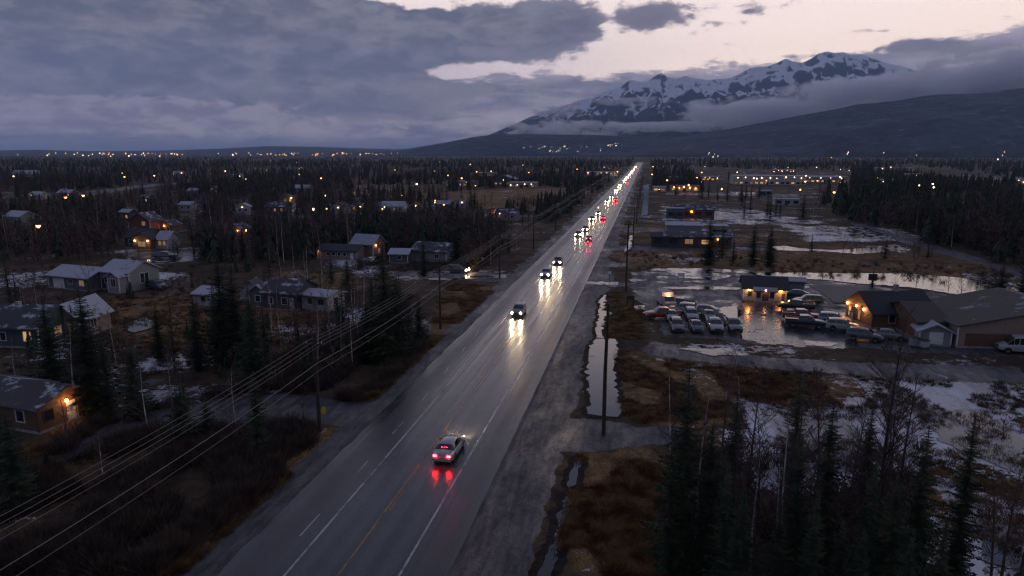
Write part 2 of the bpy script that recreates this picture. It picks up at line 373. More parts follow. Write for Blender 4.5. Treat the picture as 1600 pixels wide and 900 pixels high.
damp = gf * (0.45 + (nE_ - .5) * 3.0 + (nB_ - .5) * 1.2).clamp()
ro = (0.92 - damp * .60) * (1.0 - sn) + sn * (0.62 - icy * .42)
ro = ro * (1.0 - wt) + wt * (.04 + nB_ * .40)
t.links.new(ro.s, b.inputs['Roughness'])
spv = (gf * .35 + .12).max(sn * .45).max(wt * .6); t.links.new(spv.s, b.inputs['Specular IOR Level'])
hgt = nC_ * .5 + nB_ * 1.0 + sn * .25
bn = t.nodes.new('ShaderNodeBump'); bn.inputs['Strength'].default_value = 1; bn.inputs['Distance'].default_value = .10
t.links.new((hgt * (1.0 - wt)).s, bn.inputs['Height']); t.links.new(bn.outputs[0], b.inputs['Normal'])
build_ground()

# ------------------------------------------------------------------ wet asphalt
M_road = mat('wet_asphalt', (.035, .036, .042), .3); t = M_road.node_tree; b = t.nodes['Principled BSDF']
geo = t.nodes.new('ShaderNodeNewGeometry'); P = geo.outputs['Position']; x_, y_, z_ = xyz(t, P)
st = nz(t, comb(t, x_ * 1.6, y_ * .012, 0.0), 1.0, 6, .65)       # long streaks along the lanes
pt = nz(t, comb(t, x_ * .35, y_ * .05, 0.0), 1.0, 5, .6); gn = nz(t, P, 14.0, 4, .7); pch = nz(t, P, .5, 6, .6)
def track(cx, w): return ((((x_ + (pt - .5) * .5) - cx) * (1 / w)).pow(2.0) * -1.0).exp()
tr = track(-20.5, .38) + track(-18.9, .38) + track(-17.0, .38) + track(-15.3, .38)
dry = track(-12.6, .9) + track(-23.6, 1.2)
col = mix(t, (st * .6 + pch * .4).step(.35, .65), (.018, .019, .024), (.048, .048, .056))
col = mix(t, tr * .45, col, (.075, .073, .078))  # wheel tracks lightened: wet glare painted into the base colour
col = scl(t, col, gn * .5 + .72)
rum = ((y_ * (2 * math.pi / .45))._m('SINE').gt(.1)) * ((x_ + 13.75).abs().lt(.17)); col = mix(t, rum * .75 * pch.step(.3, .6), col, (.012, .011, .013))
seam = (x_ + 17.95 + (pt - .5) * .06).abs().lt(.05) + (x_ + 22.0).abs().lt(.035) + (x_ + 12.2 + (pt - .5) * .3).abs().lt(.04); col = mix(t, seam * .6, col, (.012, .012, .014))
t.links.new(col, b.inputs['Base Color'])
rgh = (0.235 + (st - .5) * .55 + (pt - .5) * .30 + gn * .05 + dry * .12 - tr * .07)
t.links.new(rgh.max(.10).s, b.inputs['Roughness']); b.inputs['Specular IOR Level'].default_value = .5
bn = t.nodes.new('ShaderNodeBump'); bn.inputs['Distance'].default_value = .006; bn.inputs['Strength'].default_value = .5; t.links.new(gn.s, bn.inputs['Height']); t.links.new(bn.outputs[0], b.inputs['Normal'])
v = []; f = []; ys = [-60] + list(np.arange(-40, 300, 2.0)) + list(range(300, 1900, 40)); rng = random.Random(4)
for yy in ys:
    k = 1.0 if yy < 300 else .3
    v += [(RX0 + rng.uniform(-.14, .14) * k, yy, .03), (RX1 + rng.uniform(-.03, .03) * k, yy, .03)]
for i in range(len(ys) - 1): f.append((2 * i, 2 * i + 1, 2 * i + 3, 2 * i + 2))
tag(link('road', mesh('road', v, f, M_road)), kind='structure')
M_white = mat('road_paint_white', (.40, .41, .44), .45, vary=.35, vscale=2.0); M_yel = mat('road_paint_yellow', (.62, .30, .05), .45, vary=.35, vscale=2.0)
def worn(m, paint):   # paint worn through to the asphalt in places
    t = m.node_tree; b = t.nodes['Principled BSDF']; geo = t.nodes.new('ShaderNodeNewGeometry')
    a = nz(t, geo.outputs['Position'], .35, 7, .75).step(.36, .56); t.links.new(mix(t, a, (.06, .06, .065), paint), b.inputs['Base Color'])
worn(M_white, (.40, .41, .44)); worn(M_yel, (.34, .16, .03))
def stripes(name, m, segs, kind='structure'):
    mb = MB()
    for (xa, xb, ya, yb, w) in segs:
        z = .036 if ya < 300 else .07
        mb.face([(xa - w / 2, ya, z), (xa + w / 2, ya, z), (xb + w / 2, yb, z), (xb - w / 2, yb, z)])
    return tag(mb.build(name, m), kind=kind)
stripes('road_marking_white', M_white, [(-21.35, -21.35, -60, 1700, .16), (-14.3, -14.3, -60, 1700, .16)] +
        [(-22.6 - max(0, k - 4) * .28, -22.6 - max(0, k - 3) * .28 * 1, 31 + k * 9, 34 + k * 9, .11) for k in range(0, 11)])
stripes('road_marking_yellow', M_yel, [(-18.05, -18.05, -60, 1700, .12)] + [(-17.75, -17.75, 20 + k * 12.2, 23.2 + k * 12.2, .12) for k in range(60)])

# ------------------------------------------------------------------ standing water
def water_mat(name, col, rough, ice):
    m = mat(name, col, rough); t = m.node_tree; b = t.nodes['Principled BSDF']; b.inputs['Specular IOR Level'].default_value = .5; b.inputs['IOR'].default_value = 1.45
    geo = t.nodes.new('ShaderNodeNewGeometry'); n = nz(t, geo.outputs['Position'], .35, 6, .6, .4); n_ = nz(t, geo.outputs['Position'], 2.5, 4, .6)
    f = (n + (n_ - .5) * .2).step(.62 - ice * .3, .66 - ice * .3)
    t.links.new(mix(t, f, col, (.16, .17, .21)), b.inputs['Base Color']); t.links.new((f * .3 + rough).s, b.inputs['Roughness'])
    bn = t.nodes.new('ShaderNodeBump'); bn.inputs['Distance'].default_value = .006; t.links.new(n_.s, bn.inputs['Height']); t.links.new(bn.outputs[0], b.inputs['Normal'])
    return m
M_water = water_mat('still_water', (.012, .014, .018), .02, 0.0); M_ice = water_mat('thin_ice', (.03, .035, .045), .08, .35)
M_mud = mat('soaked_mud', (.024, .019, .015), .9, spec=.1, vary=.5, vscale=1.5, bump=.05, bscale=4)
def blob(name, poly, m, z=.02, jit=.16, seed=0, margin=False):
    """irregular sheet: the outline is subdivided and roughened"""
    r = random.Random(seed + len(poly) * 7); P_ = [Vector(p) for p in WP(poly)]; out = []
    for i, p in enumerate(P_):
        q = P_[(i + 1) % len(P_)]; L = (q - p).length; n = max(2, min(60, int(L / .35))); nn = Vector((-(q - p).y, (q - p).x)) / max(L, 1e-6)
        for k in range(n):
            u = k / n; pt_ = p.lerp(q, u)
            d = (mnoise.noise(Vector((pt_.x * .9, pt_.y * .9, seed))) * .6 + mnoise.noise(Vector((pt_.x * 3, pt_.y * 3, seed))) * .3) * min(1.2, L * jit) * (4 * u * (1 - u) + .3)
            out.append(pt_ + nn * d)
    if margin:      # soaked, darker mud round the water's edge
        ar = sum(P_[i].x * P_[(i + 1) % len(P_)].y - P_[(i + 1) % len(P_)].x * P_[i].y for i in range(len(P_))); big = []
        for i, p in enumerate(out):
            d_ = out[(i + 3) % len(out)] - out[i - 3]; n_ = Vector((d_.y, -d_.x)).normalized() * (1 if ar > 0 else -1); big.append(p + n_ * (.25 + .45 * abs(mnoise.noise(Vector((p.x * 1.3, p.y * 1.3, seed + 5)))) + .25))
        tr_ = tessellate_polygon([[Vector((p.x, p.y, 0)) for p in big]]); tag(link('muddy_bank', mesh('muddy_bank', [(p.x, p.y, z - .025) for p in big], [tuple(q) for q in tr_], M_mud)), kind='structure')
    tris = tessellate_polygon([[Vector((p.x, p.y, 0)) for p in out]])
    o = link(name, mesh(name, [(p.x, p.y, z) for p in out], [tuple(q) for q in tris], m)); return tag(o, kind='structure')
for i, (p, m) in enumerate([
    ([(921, 545), (930, 530), (950, 529), (962, 530), (966, 548), (958, 575), (963, 600), (966, 625), (972, 642), (965, 652), (935, 650), (918, 647), (922, 625), (920, 600), (918, 570)], M_water),
    ([(941, 465), (947, 460), (944, 485), (950, 487), (958, 490), (945, 495), (940, 520), (945, 529), (932, 528), (930, 515), (936, 495), (935, 485)], M_water),
    ([(905, 715), (909, 718), (903, 740), (900, 758), (888, 762), (885, 756), (893, 735)], M_water), ([(884, 770), (895, 785), (890, 815), (891, 823), (872, 824), (870, 810)], M_water),
    ([(870, 828), (877, 828), (872, 870), (860, 905), (838, 905), (852, 875)], M_water), ([(970, 805), (1005, 780), (1022, 785), (1025, 800), (1012, 812), (985, 812)], M_ice),
    ([(1170, 426), (1300, 427), (1420, 428), (1500, 434), (1560, 446), (1640, 456), (1640, 476), (1560, 470), (1500, 461), (1420, 449), (1350, 444), (1280, 437), (1200, 434)], M_water),
    ([(1015, 420), (1080, 419), (1170, 423), (1170, 427), (1080, 424), (1015, 423)], M_ice),
    ([(1205, 386), (1225, 384), (1250, 388), (1300, 391), (1380, 386), (1385, 394), (1340, 397), (1290, 393), (1240, 392), (1215, 391)], M_water),
    ([(1370, 385), (1400, 382), (1425, 390), (1410, 396)], M_ice), ([(1200, 348), (1240, 352), (1290, 363), (1265, 362), (1230, 356)], M_ice), ([(1300, 358), (1350, 354), (1385, 368), (1350, 372), (1310, 366)], M_ice),
    ([(195, 505), (215, 500), (228, 492), (232, 500), (250, 505), (235, 513), (210, 520), (200, 517)], M_water), ([(232, 562), (270, 560), (315, 565), (300, 574), (240, 572)], M_ice),
    ([(1005, 290), (1014, 288), (1013, 305), (1012, 335), (1002, 337), (1006, 310)], M_water), ([(1040, 424), (1085, 422), (1145, 431), (1120, 438), (1060, 434)], M_ice),
    ([(1030, 449), (1110, 448), (1160, 450), (1150, 453), (1050, 452)], M_water), ([(1120, 482), (1150, 478), (1160, 490), (1150, 498), (1135, 496)], M_water),
    ([(1255, 532), (1310, 536), (1300, 542), (1260, 540)], M_ice), ([(1280, 490), (1320, 489), (1325, 494), (1290, 497)], M_ice),
    ([(1060, 545), (1140, 545), (1170, 556), (1110, 556)], M_ice), ([(905, 440), (966, 441), (966, 446), (915, 444)], M_ice), ([(976, 394), (984, 368), (990, 368), (984, 390)], M_ice),
    ([(1450, 640), (1530, 640), (1600, 690), (1600, 745), (1540, 720), (1470, 690)], M_ice), ([(1210, 655), (1300, 650), (1370, 690), (1330, 740), (1240, 730)], M_ice), ([(1520, 800), (1600, 830), (1640, 900), (1540, 880)], M_ice),
    ([(1530, 530), (1600, 535), (1600, 545), (1550, 540)], M_ice), ([(215, 408), (300, 400), (335, 402), (300, 408), (240, 414)], M_ice), ([(445, 610), (330, 600), (345, 612), (400, 622)], M_ice),
    ([(1045, 330), (1140, 332), (1190, 342), (1100, 344)], M_ice), ([(1140, 300), (1190, 301), (1180, 304), (1145, 304)], M_ice), ([(990, 478), (1007, 477), (1008, 484), (992, 484)], M_ice), ([(640, 437), (790, 429), (792, 434), (700, 438)], M_ice)]):
    blob('puddle', p, m, z=.05 + .003 * (i % 7), seed=i, margin=i in (0, 1, 2, 3, 4, 6, 8, 12))

# ------------------------------------------------------------------ mountains (height fields, crest traced by direction and set at its real distance)
def terrain(name, crest, Rb, Rc, Rback, m, na, nr, seed, rough_, a_pad=(0, 0), power=1.25, freq=1.0):
    azs = []; tel = []
    for x, y in crest: a, e = azel(x, y); azs.append(a); tel.append(math.tan(e))
    A = np.linspace(azs[0] - a_pad[0], azs[-1] + a_pad[1], na); T = np.interp(A, azs, tel)
    if a_pad[1]: T = np.where(A > azs[-1], tel[-1] * np.cos(np.clip((A - azs[-1]) / a_pad[1], 0, 1) * math.pi / 2) ** .7, T)
    R = np.concatenate([np.linspace(Rb, Rc, nr), np.linspace(Rc, Rback, nr // 3)[1:]])
    v = []
    for r in R:
        for a, tt in zip(A, T):
            x = math.sin(a) * r; y = math.cos(a) * r
            if r <= Rc: s = (r - Rb) / (Rc - Rb)
            else: s = 1 - (r - Rc) / (Rback - Rc)
            Hc = CH + Rc * max(tt, 0.0); q = max(s, 0) ** power
            p = Vector((x / 1500 * freq, y / 2600 * freq, seed))
            rdg = mnoise.ridged_multi_fractal(p, 1.0, 2.1, 6, 1.0, 2.0) * .5            # ~0..1
            bill = mnoise.fractal(p * 2.7, 1.0, 2.0, 5)
            z = Hc * (q + (rdg - .62) * rough_ * 4 * s * (1 - s) * .6 + bill * .10 * rough_ * 3 * s * (1.12 - s) )
            if r == Rc: z = Hc * (1 + .018 * bill)
            if r > Rc: z = min(z, Hc * (s ** .8))
            v.append((x, y, max(z, -20) - (8 if r == Rb else 0)))
    nRr = len(R); i = np.arange(nRr - 1)[:, None] * na; j = np.arange(na - 1)[None, :]
    f = np.stack([i + j, i + na + j, i + na + j + 1, i + j + 1], -1).reshape(-1, 4)[:, ::-1].copy()
    me = mesh(name, np.array(v), f, m, smooth=True)
    return tag(link(name, me), kind='structure')
def mountain_mat(name, line, blur, base, rock, snowc=(.62, .64, .72), dots=.25):
    m = mat(name, base, .95, spec=.1); t = m.node_tree; b = t.nodes['Principled BSDF']
    geo = t.nodes.new('ShaderNodeNewGeometry'); P = geo.outputs['Position']; x, y, z = xyz(t, P); nx, ny, nz_ = xyz(t, geo.outputs['Normal'])
    a = nz(t, P, .0013, 8, .6); c2 = nz(t, comb(t, x * .010, y * .0030, z * .0022), 1.0, 8, .72, .5); d = nz(t, P, .012, 6, .75)
    lo = mix(t, (d * .6 + a * .4).step(.42, .58), tuple(q * .5 for q in base), tuple(q * 2.6 for q in base))
    hi = mix(t, c2.step(.42, .56), rock, snowc)
    lv = ((z + (a - .5) * blur * 2.2 + (c2 - .5) * blur * 2.6) * (1.0 / blur)).step(line / blur - .6, line / blur + .6)
    f = (lv * .62 + (nz_ - .90) * 5.0 * lv + (c2 - .5) * 2.8 + (d - .5) * 1.0).step(.06, .46)
    col = mix(t, lv, lo, rock); col = mix(t, f * lv.step(.0, .35), col, snowc)
    col = mix(t, (d + c2 * .6).step(.86, 1.0) * dots * (1.0 - lv), col, snowc)
    t.links.new(col, b.inputs['Base Color']); return m
M_high = mountain_mat('snow_mountain', 620, 260, (.014, .019, .024), (.045, .05, .065), (.78, .80, .86), dots=.6)
M_foot = mountain_mat('wooded_foothill', 1500, 200, (.018, .024, .027), (.04, .04, .045), (.40, .43, .50), dots=.22)
terrain('mountains', [(600, 235), (640, 232), (700, 222), (760, 212), (800, 196), (830, 182), (850, 174), (880, 166), (905, 156), (925, 153), (945, 143), (960, 138), (972, 134), (985, 124), (998, 130), (1010, 128), (1022, 120), (1033, 114), (1044, 121), (1056, 125),
         (1072, 119), (1085, 123), (1110, 126), (1140, 122), (1155, 115), (1170, 109), (1190, 105), (1202, 102), (1216, 98), (1228, 92), (1240, 97), (1254, 98), (1268, 90), (1280, 83), (1292, 80), (1305, 83), (1318, 82), (1328, 86), (1345, 84), (1360, 90), (1380, 96), (1400, 103), (1430, 108), (1460, 112), (1500, 104), (1530, 98), (1560, 99), (1600, 104), (1640, 110)],
        6600, 11000, 13000, M_high, 640, 110, 3.3, .85, (rad(8), rad(30)), 1.15, 1.7)
terrain('foothills', [(980, 236), (1010, 226), (1060, 215), (1100, 208), (1150, 200), (1200, 190), (1250, 180), (1300, 172), (1340, 163), (1400, 158), (1440, 150), (1500, 147), (1550, 144), (1600, 138), (1650, 134)],
        4200, 6300, 6900, M_foot, 300, 50, 8.1, .30, (rad(4), rad(34)), .8, 1.6)
terrain('hills', [(600, 237), (640, 234), (700, 222), (740, 214), (780, 210), (850, 210), (930, 211), (1000, 214), (1080, 214), (1160, 222), (1260, 230)],
        5200, 6450, 6900, M_foot, 260, 30, 5.7, .22, (rad(4), rad(6)), .8, 1.6)
terrain('distant_hills', [(-60, 236), (60, 234), (140, 236), (260, 235), (350, 232), (420, 228), (470, 229), (540, 231), (600, 233), (680, 234), (760, 235)], 9000, 11500, 12500, M_foot, 260, 20, 2.2, .2, (rad(20), rad(5)), .9)

# ------------------------------------------------------------------ air
def vol(name, dens, col=(.9, .92, 1.0), aniso=0.0):
    m = bpy.data.materials.new(name); m.use_nodes = True; t = m.node_tree; t.nodes.clear()
    pv = t.nodes.new('ShaderNodeVolumePrincipled'); pv.inputs['Color'].default_value = (*col, 1); pv.inputs['Anisotropy'].default_value = aniso
    pv.inputs['Density Attribute'].default_value = ''
    pv.inputs['Density'].default_value = dens
    o = t.nodes.new('ShaderNodeOutputMaterial'); t.links.new(pv.outputs[0], o.inputs['Volume']); return m, t, pv
HAZE, HDENS = True, 5.0e-5
if HAZE:
    m, t, pv = vol('haze_air', HDENS, (.48, .67, 1.0), .2)
    mb = MB().box(-13600, 13600, -13600, 13600, -28, 1900)
    tag(mb.build('haze', m), kind='stuff')
def cloud_bank(px, py, rx, ry, dist, depth, dens, seed, thr=.42, sc=1.0, tilt=0.0):  # low cloud bank hanging in front of the mountain slopes
    a, e = azel(px, py); m, t, pv = vol('cloud_vapour', dens, (.99, .985, 1.0), 0.35)
    tcn = t.nodes.new('ShaderNodeTexCoord'); x, y, z = xyz(t, tcn.outputs['Object'])
    geo = t.nodes.new('ShaderNodeNewGeometry'); X, Y, Z = xyz(t, geo.outputs['Position'])
    n = nz(t, comb(t, X * (.0026 / sc), Y * (.0026 / sc), Z * (.0055 / sc) + seed), 1.0, 6, .64, .5)
    edge = (1.0 - (x * x + y * y + z * z)).max(0.0)
    den = ((n - thr - .03) * 13.0 + (edge.pow(.6) - .60) * 2.4).clamp() * edge.step(0.0, .25) * dens
    t.links.new(den.s, pv.inputs['Density'])
    vs = []; fs = []; nu, nv = 24, 12
    for i in range(nv + 1):
        for j in range(nu): th = math.pi * i / nv; ph = 2 * math.pi * j / nu; vs.append((math.sin(th) * math.cos(ph), math.sin(th) * math.sin(ph), math.cos(th)))
    for i in range(nv):
        for j in range(nu): fs.append((i * nu + j, (i + 1) * nu + j, (i + 1) * nu + (j + 1) % nu, i * nu + (j + 1) % nu))
    o = link('cloud_bank', mesh('cloud_bank', vs, fs, m), None, (math.sin(a) * dist, math.cos(a) * dist, CH + dist * math.tan(e)))
    o.rotation_euler = (0, tilt, -a); o.scale = (rx / FPX * dist, depth, ry / FPX * dist); return tag(o, kind='stuff')
cloud_bank(1330, 158, 240, 36, 7600, 330, .013, 1.3, .44, tilt=rad(-6))
cloud_bank(1565, 124, 165, 42, 7900, 380, .013, 8.9, .42, tilt=rad(-3))
cloud_bank(1150, 178, 100, 28, 7300, 240, .012, 4.1, .45, .7)
cloud_bank(890, 203, 120, 17, 7250, 220, .012, 2.7, .45, .5)
cloud_bank(1060, 198, 130, 9, 7250, 200, .012, 6.2, .42, .5)
cloud_bank(985, 158, 70, 8, 8800, 200, .006, 12.5, .45, .5)
cloud_bank(866, 172, 46, 12, 8800, 200, .006, 15.5, .46, .5)
cloud_bank(1410, 142, 120, 20, 7700, 260, .012, 21.5, .44, .6)
# ------------------------------------------------------------------ buildings
M = {}
M['blue'] = siding('blue_grey_siding', (.085, .11, .135)); M['white'] = siding('white_siding', (.36, .36, .38)); M['grey'] = siding('grey_siding', (.22, .22, .235))
M['green'] = siding('green_siding', (.05, .085, .075)); M['tan'] = siding('tan_siding', (.27, .20, .15)); M['red'] = siding('red_brown_siding', (.16, .06, .045)); M['pink'] = siding('rose_siding', (.24, .15, .145))
M['brown'] = siding('brown_wood', (.12, .065, .04), True); M['log'] = siding('log_wall', (.16, .085, .045)); M['dark'] = siding('dark_siding', (.05, .055, .065)); M['metal'] = siding('ribbed_metal', (.20, .23, .27), True, .45)
M['trim'] = mat('white_trim', (.6, .6, .62), .6, vary=.15); M['dtrim'] = mat('dark_trim', (.04, .04, .045), .6, vary=.2); M['conc'] = mat('concrete', (.25, .25, .26), .85, vary=.25)
M['snow'] = roofmat('snowy_roof', (.06, .065, .08), (.36, .38, .45), .72); M['half'] = roofmat('half_snowy_roof', (.05, .05, .06), (.42, .44, .52), .50); M['shingle'] = roofmat('dark_shingles', (.040, .040, .048), (.35, .36, .42), .16)
M['hallroof'] = roofmat('weathered_hall_roof', (.055, .052, .055), (.26, .27, .32), .43); M['palemetal'] = roofmat('pale_metal_roof', (.26, .29, .35), (.38, .40, .47), .5); M['broof'] = roofmat('brown_roof', (.07, .055, .05), (.3, .3, .35), .2)
M['glass'] = mat('window_glass', (.02, .025, .035), .06, spec=.8)
M['lit'] = mat('lit_window', (.3, .2, .1), .4, emit=(1, .55, .20), es=.55); M['litdim'] = mat('dim_lit_window', (.3, .2, .1), .4, emit=(1, .58, .26), es=.16)
M['bulb'] = mat('warm_bulb', (1, .7, .4), .4, emit=(1, .31, .055), es=60); M['bulbw'] = mat('pale_bulb', (1, .9, .8), .4, emit=(1, .62, .32), es=14)
M['wood'] = mat('weathered_pole_wood', (.035, .026, .020), .9, vary=.4, vscale=4); M['steel'] = mat('galvanised_steel', (.16, .165, .175), .5, metal=.6, vary=.2)
BLD = []
def wall_mb(x0, x1, y0, y1, h, axis, rise):
    mb = MB(); mb.face([(x0, y0, 0), (x0, y1, 0), (x1, y1, 0), (x1, y0, 0)])
    if axis == 'x':     # ridge runs along x, gables on -x and +x
        ym = (y0 + y1) / 2
        mb.face([(x0, y0, 0), (x1, y0, 0), (x1, y0, h), (x0, y0, h)]); mb.face([(x1, y1, 0), (x0, y1, 0), (x0, y1, h), (x1, y1, h)])
        mb.face([(x1, y0, 0), (x1, y1, 0), (x1, y1, h), (x1, ym, h + rise), (x1, y0, h)]); mb.face([(x0, y1, 0), (x0, y0, 0), (x0, y0, h), (x0, ym, h + rise), (x0, y1, h)])
    elif axis == 'y':
        xm = (x0 + x1) / 2
        mb.face([(x1, y0, 0), (x1, y1, 0), (x1, y1, h), (x1, y0, h)]); mb.face([(x0, y1, 0), (x0, y0, 0), (x0, y0, h), (x0, y1, h)])
        mb.face([(x0, y0, 0), (x1, y0, 0), (x1, y0, h), (xm, y0, h + rise), (x0, y0, h)]); mb.face([(x1, y1, 0), (x0, y1, 0), (x0, y1, h), (xm, y1, h + rise), (x1, y1, h)])
    else: mb.box(x0, x1, y0, y1, 0, h)
    return mb
def slab(mb, a, b, c, d, t):
    """roof plane a-b-c-d (top surface) with thickness t"""
    a, b, c, d = map(Vector, (a, b, c, d)); dn = Vector((0, 0, -t)); L = [a, b, c, d]; K = [p + dn for p in L]
    mb.face(L); mb.face(K[::-1])
    for i in range(4): mb.face([L[i], K[i], K[(i + 1) % 4], L[(i + 1) % 4]])
def roof_mb(x0, x1, y0, y1, h, axis, rise, ov=.45, t=.16):
    mb = MB(); e = .17
    if axis == 'x':
        ym = (y0 + y1) / 2; k = rise / ((y1 - y0) / 2); z0 = h - ov * k + e; z1 = h + rise + e
        slab(mb, (x0 - ov, y0 - ov, z0), (x1 + ov, y0 - ov, z0), (x1 + ov, ym, z1), (x0 - ov, ym, z1), t); slab(mb, (x1 + ov, y1 + ov, z0), (x0 - ov, y1 + ov, z0), (x0 - ov, ym + .003, z1), (x1 + ov, ym + .003, z1), t)
    elif axis == 'y':
        xm = (x0 + x1) / 2; k = rise / ((x1 - x0) / 2); z0 = h - ov * k + e; z1 = h + rise + e
        slab(mb, (x1 + ov, y0 - ov, z0), (x1 + ov, y1 + ov, z0), (xm, y1 + ov, z1), (xm, y0 - ov, z1), t); slab(mb, (x0 - ov, y1 + ov, z0), (x0 - ov, y0 - ov, z0), (xm - .003, y0 - ov, z1), (xm - .003, y1 + ov, z1), t)
    elif axis == 'hip':
        ym = (y0 + y1) / 2; q = (y1 - y0) / 2 * .9; a, b_, c_, d_ = (x0 - ov, y0 - ov, h), (x1 + ov, y0 - ov, h), (x1 + ov, y1 + ov, h), (x0 - ov, y1 + ov, h); r0, r1 = (x0 + q, ym, h + rise), (x1 - q, ym, h + rise)
        mb.face([a, b_, r1, r0]); mb.face([c_, d_, r0, r1]); mb.face([b_, c_, r1]); mb.face([d_, a, r0]); mb.face([a, d_, c_, b_])
    else: mb.box(x0 - ov * .4, x1 + ov * .4, y0 - ov * .4, y1 + ov * .4, h + .003, h + .25)
    return mb
def on_side(side, wg, u, z, w, h, off):
    """rectangle on a wall: returns four corners counter-clockwise from outside"""
    x0, x1, y0, y1 = wg[:4]
    if side == 'S': return [(u - w / 2, y0 - off, z), (u + w / 2, y0 - off, z), (u + w / 2, y0 - off, z + h), (u - w / 2, y0 - off, z + h)], (0, -1)
    if side == 'N': return [(u + w / 2, y1 + off, z), (u - w / 2, y1 + off, z), (u - w / 2, y1 + off, z + h), (u + w / 2, y1 + off, z + h)], (0, 1)
    if side == 'E': return [(x1 + off, u - w / 2, z), (x1 + off, u + w / 2, z), (x1 + off, u + w / 2, z + h), (x1 + off, u - w / 2, z + h)], (1, 0)
    return [(x0 - off, u + w / 2, z), (x0 - off, u - w / 2, z), (x0 - off, u - w / 2, z + h), (x0 - off, u + w / 2, z + h)], (-1, 0)
def window(parent, wg, side, u, z, w, h, lit, trim, bars=True):
    (A, nrm) = on_side(side, wg, u, z, w, h, 0); mb = MB(); t = .09
    def bar(u0, u1, z0, z1):
        c, n = on_side(side, wg, (u0 + u1) / 2, z0, abs(u1 - u0), z1 - z0, 0)
        xs = [p[0] for p in c]; ys = [p[1] for p in c]
        mb.box(min(xs) - (.02 if n[0] else 0) + min(0, n[0] * .07), max(xs) + max(0, n[0] * .07), min(ys) + min(0, n[1] * .07), max(ys) + max(0, n[1] * .07), z0, z1)
    bar(u - w / 2 - t, u + w / 2 + t, z - t, z); bar(u - w / 2 - t, u + w / 2 + t, z + h, z + h + t); bar(u - w / 2 - t, u - w / 2, z, z + h); bar(u + w / 2, u + w / 2 + t, z, z + h)
    if bars and w > 1: bar(u - .03, u + .03, z + .002, z + h - .002)
    fr = mb.build('window', trim, parent)
    c, _ = on_side(side, wg, u, z, w, h, .025); MB().face(c).build('pane', M[lit] if lit else M['glass'], fr)
def door(parent, wg, side, u, m, w=.95, h=2.05):
    c, n = on_side(side, wg, u, .12, w, h, 0); xs = [p[0] for p in c]; ys = [p[1] for p in c]
    d = MB().box(min(xs) + min(0, n[0] * .05), max(xs) + max(0, n[0] * .05), min(ys) + min(0, n[1] * .05), max(ys) + max(0, n[1] * .05), .12, .12 + h).build('garage_door' if w > 2 else 'door', m, parent)
    if w < 2:
        c, n = on_side(side, wg, u + w * .38, 1.05, .06, .12, .07); cx = sum(p[0] for p in c) / 4; cy_ = sum(p[1] for p in c) / 4
        MB().box(cx - .05, cx + .05, cy_ - .05, cy_ + .05, 1.05, 1.17).build('handle', M['steel'], d)
def wall_lamp(parent, wg, side, u, z, power=0, r=.14, bulb='bulb', col=(1, .55, .22)):
    c, n = on_side(side, wg, u, z, .1, .1, .22); cx = sum(p[0] for p in c) / 4; cy_ = sum(p[1] for p in c) / 4
    mb = MB(); mb.tube([(cx, cy_, z - r), (cx, cy_, z - r * .5), (cx, cy_, z + r * .5), (cx, cy_, z + r)], [r * .5, r, r, r * .4], 8)
    la = mb.build('wall_lamp', M[bulb], parent)
    if power:
        ld = bpy.data.lights.new('lamp_light', 'POINT'); ld.energy = power; ld.color = col; ld.shadow_soft_size = .1
        lo = link('lamp_light', ld, la, (cx + n[0] * .55, cy_ + n[1] * .55, z - .35))
def house(label, cat, px, py, rz, wings, wins=(), doors=(), lamps=(), chim=None, group=None, name='house', z=.02, foot=True):
    c = W(px, py); root = empty(name, (c.x, c.y, z), rz); tag(root, label, cat, group)
    for wg in wings:
        x0, x1, y0, y1, h, ax, rise, wm, rm = wg
        wl = wall_mb(x0, x1, y0, y1, h, ax, rise).build('wall', M[wm], root); roof_mb(x0, x1, y0, y1, h, ax, rise).build('roof', M[rm], root)
    if foot:
        mb = MB()
        for wg in wings:
            if wg[5] != 'flat':
                for cx_, cy_ in ((wg[0], wg[2]), (wg[1], wg[2])): MB().box(cx_ - .08, cx_ + .08, wg[2] - .05, wg[2] + .1, .23, wg[4] - .02).build('corner_board', M['trim'] if wg[7] not in ('brown', 'log', 'dark') else M['dtrim'], root)
                if wg[5] == 'x': MB().box(wg[0] - .46, wg[1] + .46, wg[2] - .60, wg[2] - .47, wg[4] - .32, wg[4] - .16).build('gutter', M['dtrim'], root)
            mb.box(wg[0] - .06, wg[1] + .06, wg[2] - .06, wg[3] + .06, -.1, .22)
        mb.build('foundation', M['conc'], root)
    for (wi, side, u, zz, w, h, lit, *r) in wins: window(root, wings[wi], side, u, zz, w, h, lit, M[r[0]] if r else M['trim'])
    for (wi, side, u, m, *r) in doors: door(root, wings[wi], side, u, M[m], *r)
    for (wi, side, u, zz, pw, *r) in lamps: wall_lamp(root, wings[wi], side, u, zz, pw, *r)
    if chim: MB().box(chim[0] - .3, chim[0] + .3, chim[1] - .3, chim[1] + .3, chim[2] - 1.4, chim[2] + .5).build('chimney', M['conc'], root)
    xs = [w[i] for w in wings for i in (0, 1)]; ys = [w[i] for w in wings for i in (2, 3)]
    cx, cyy = (min(xs) + max(xs)) / 2, (min(ys) + max(ys)) / 2
    BLD.append((c.x + cx * math.cos(rz) - cyy * math.sin(rz), c.y + cx * math.sin(rz) + cyy * math.cos(rz), max(max(xs) - min(xs), max(ys) - min(ys)) * .62 + 2)); return root
def ang(p1, p2): d = W(*p2) - W(*p1); return math.atan2(d.y, d.x)

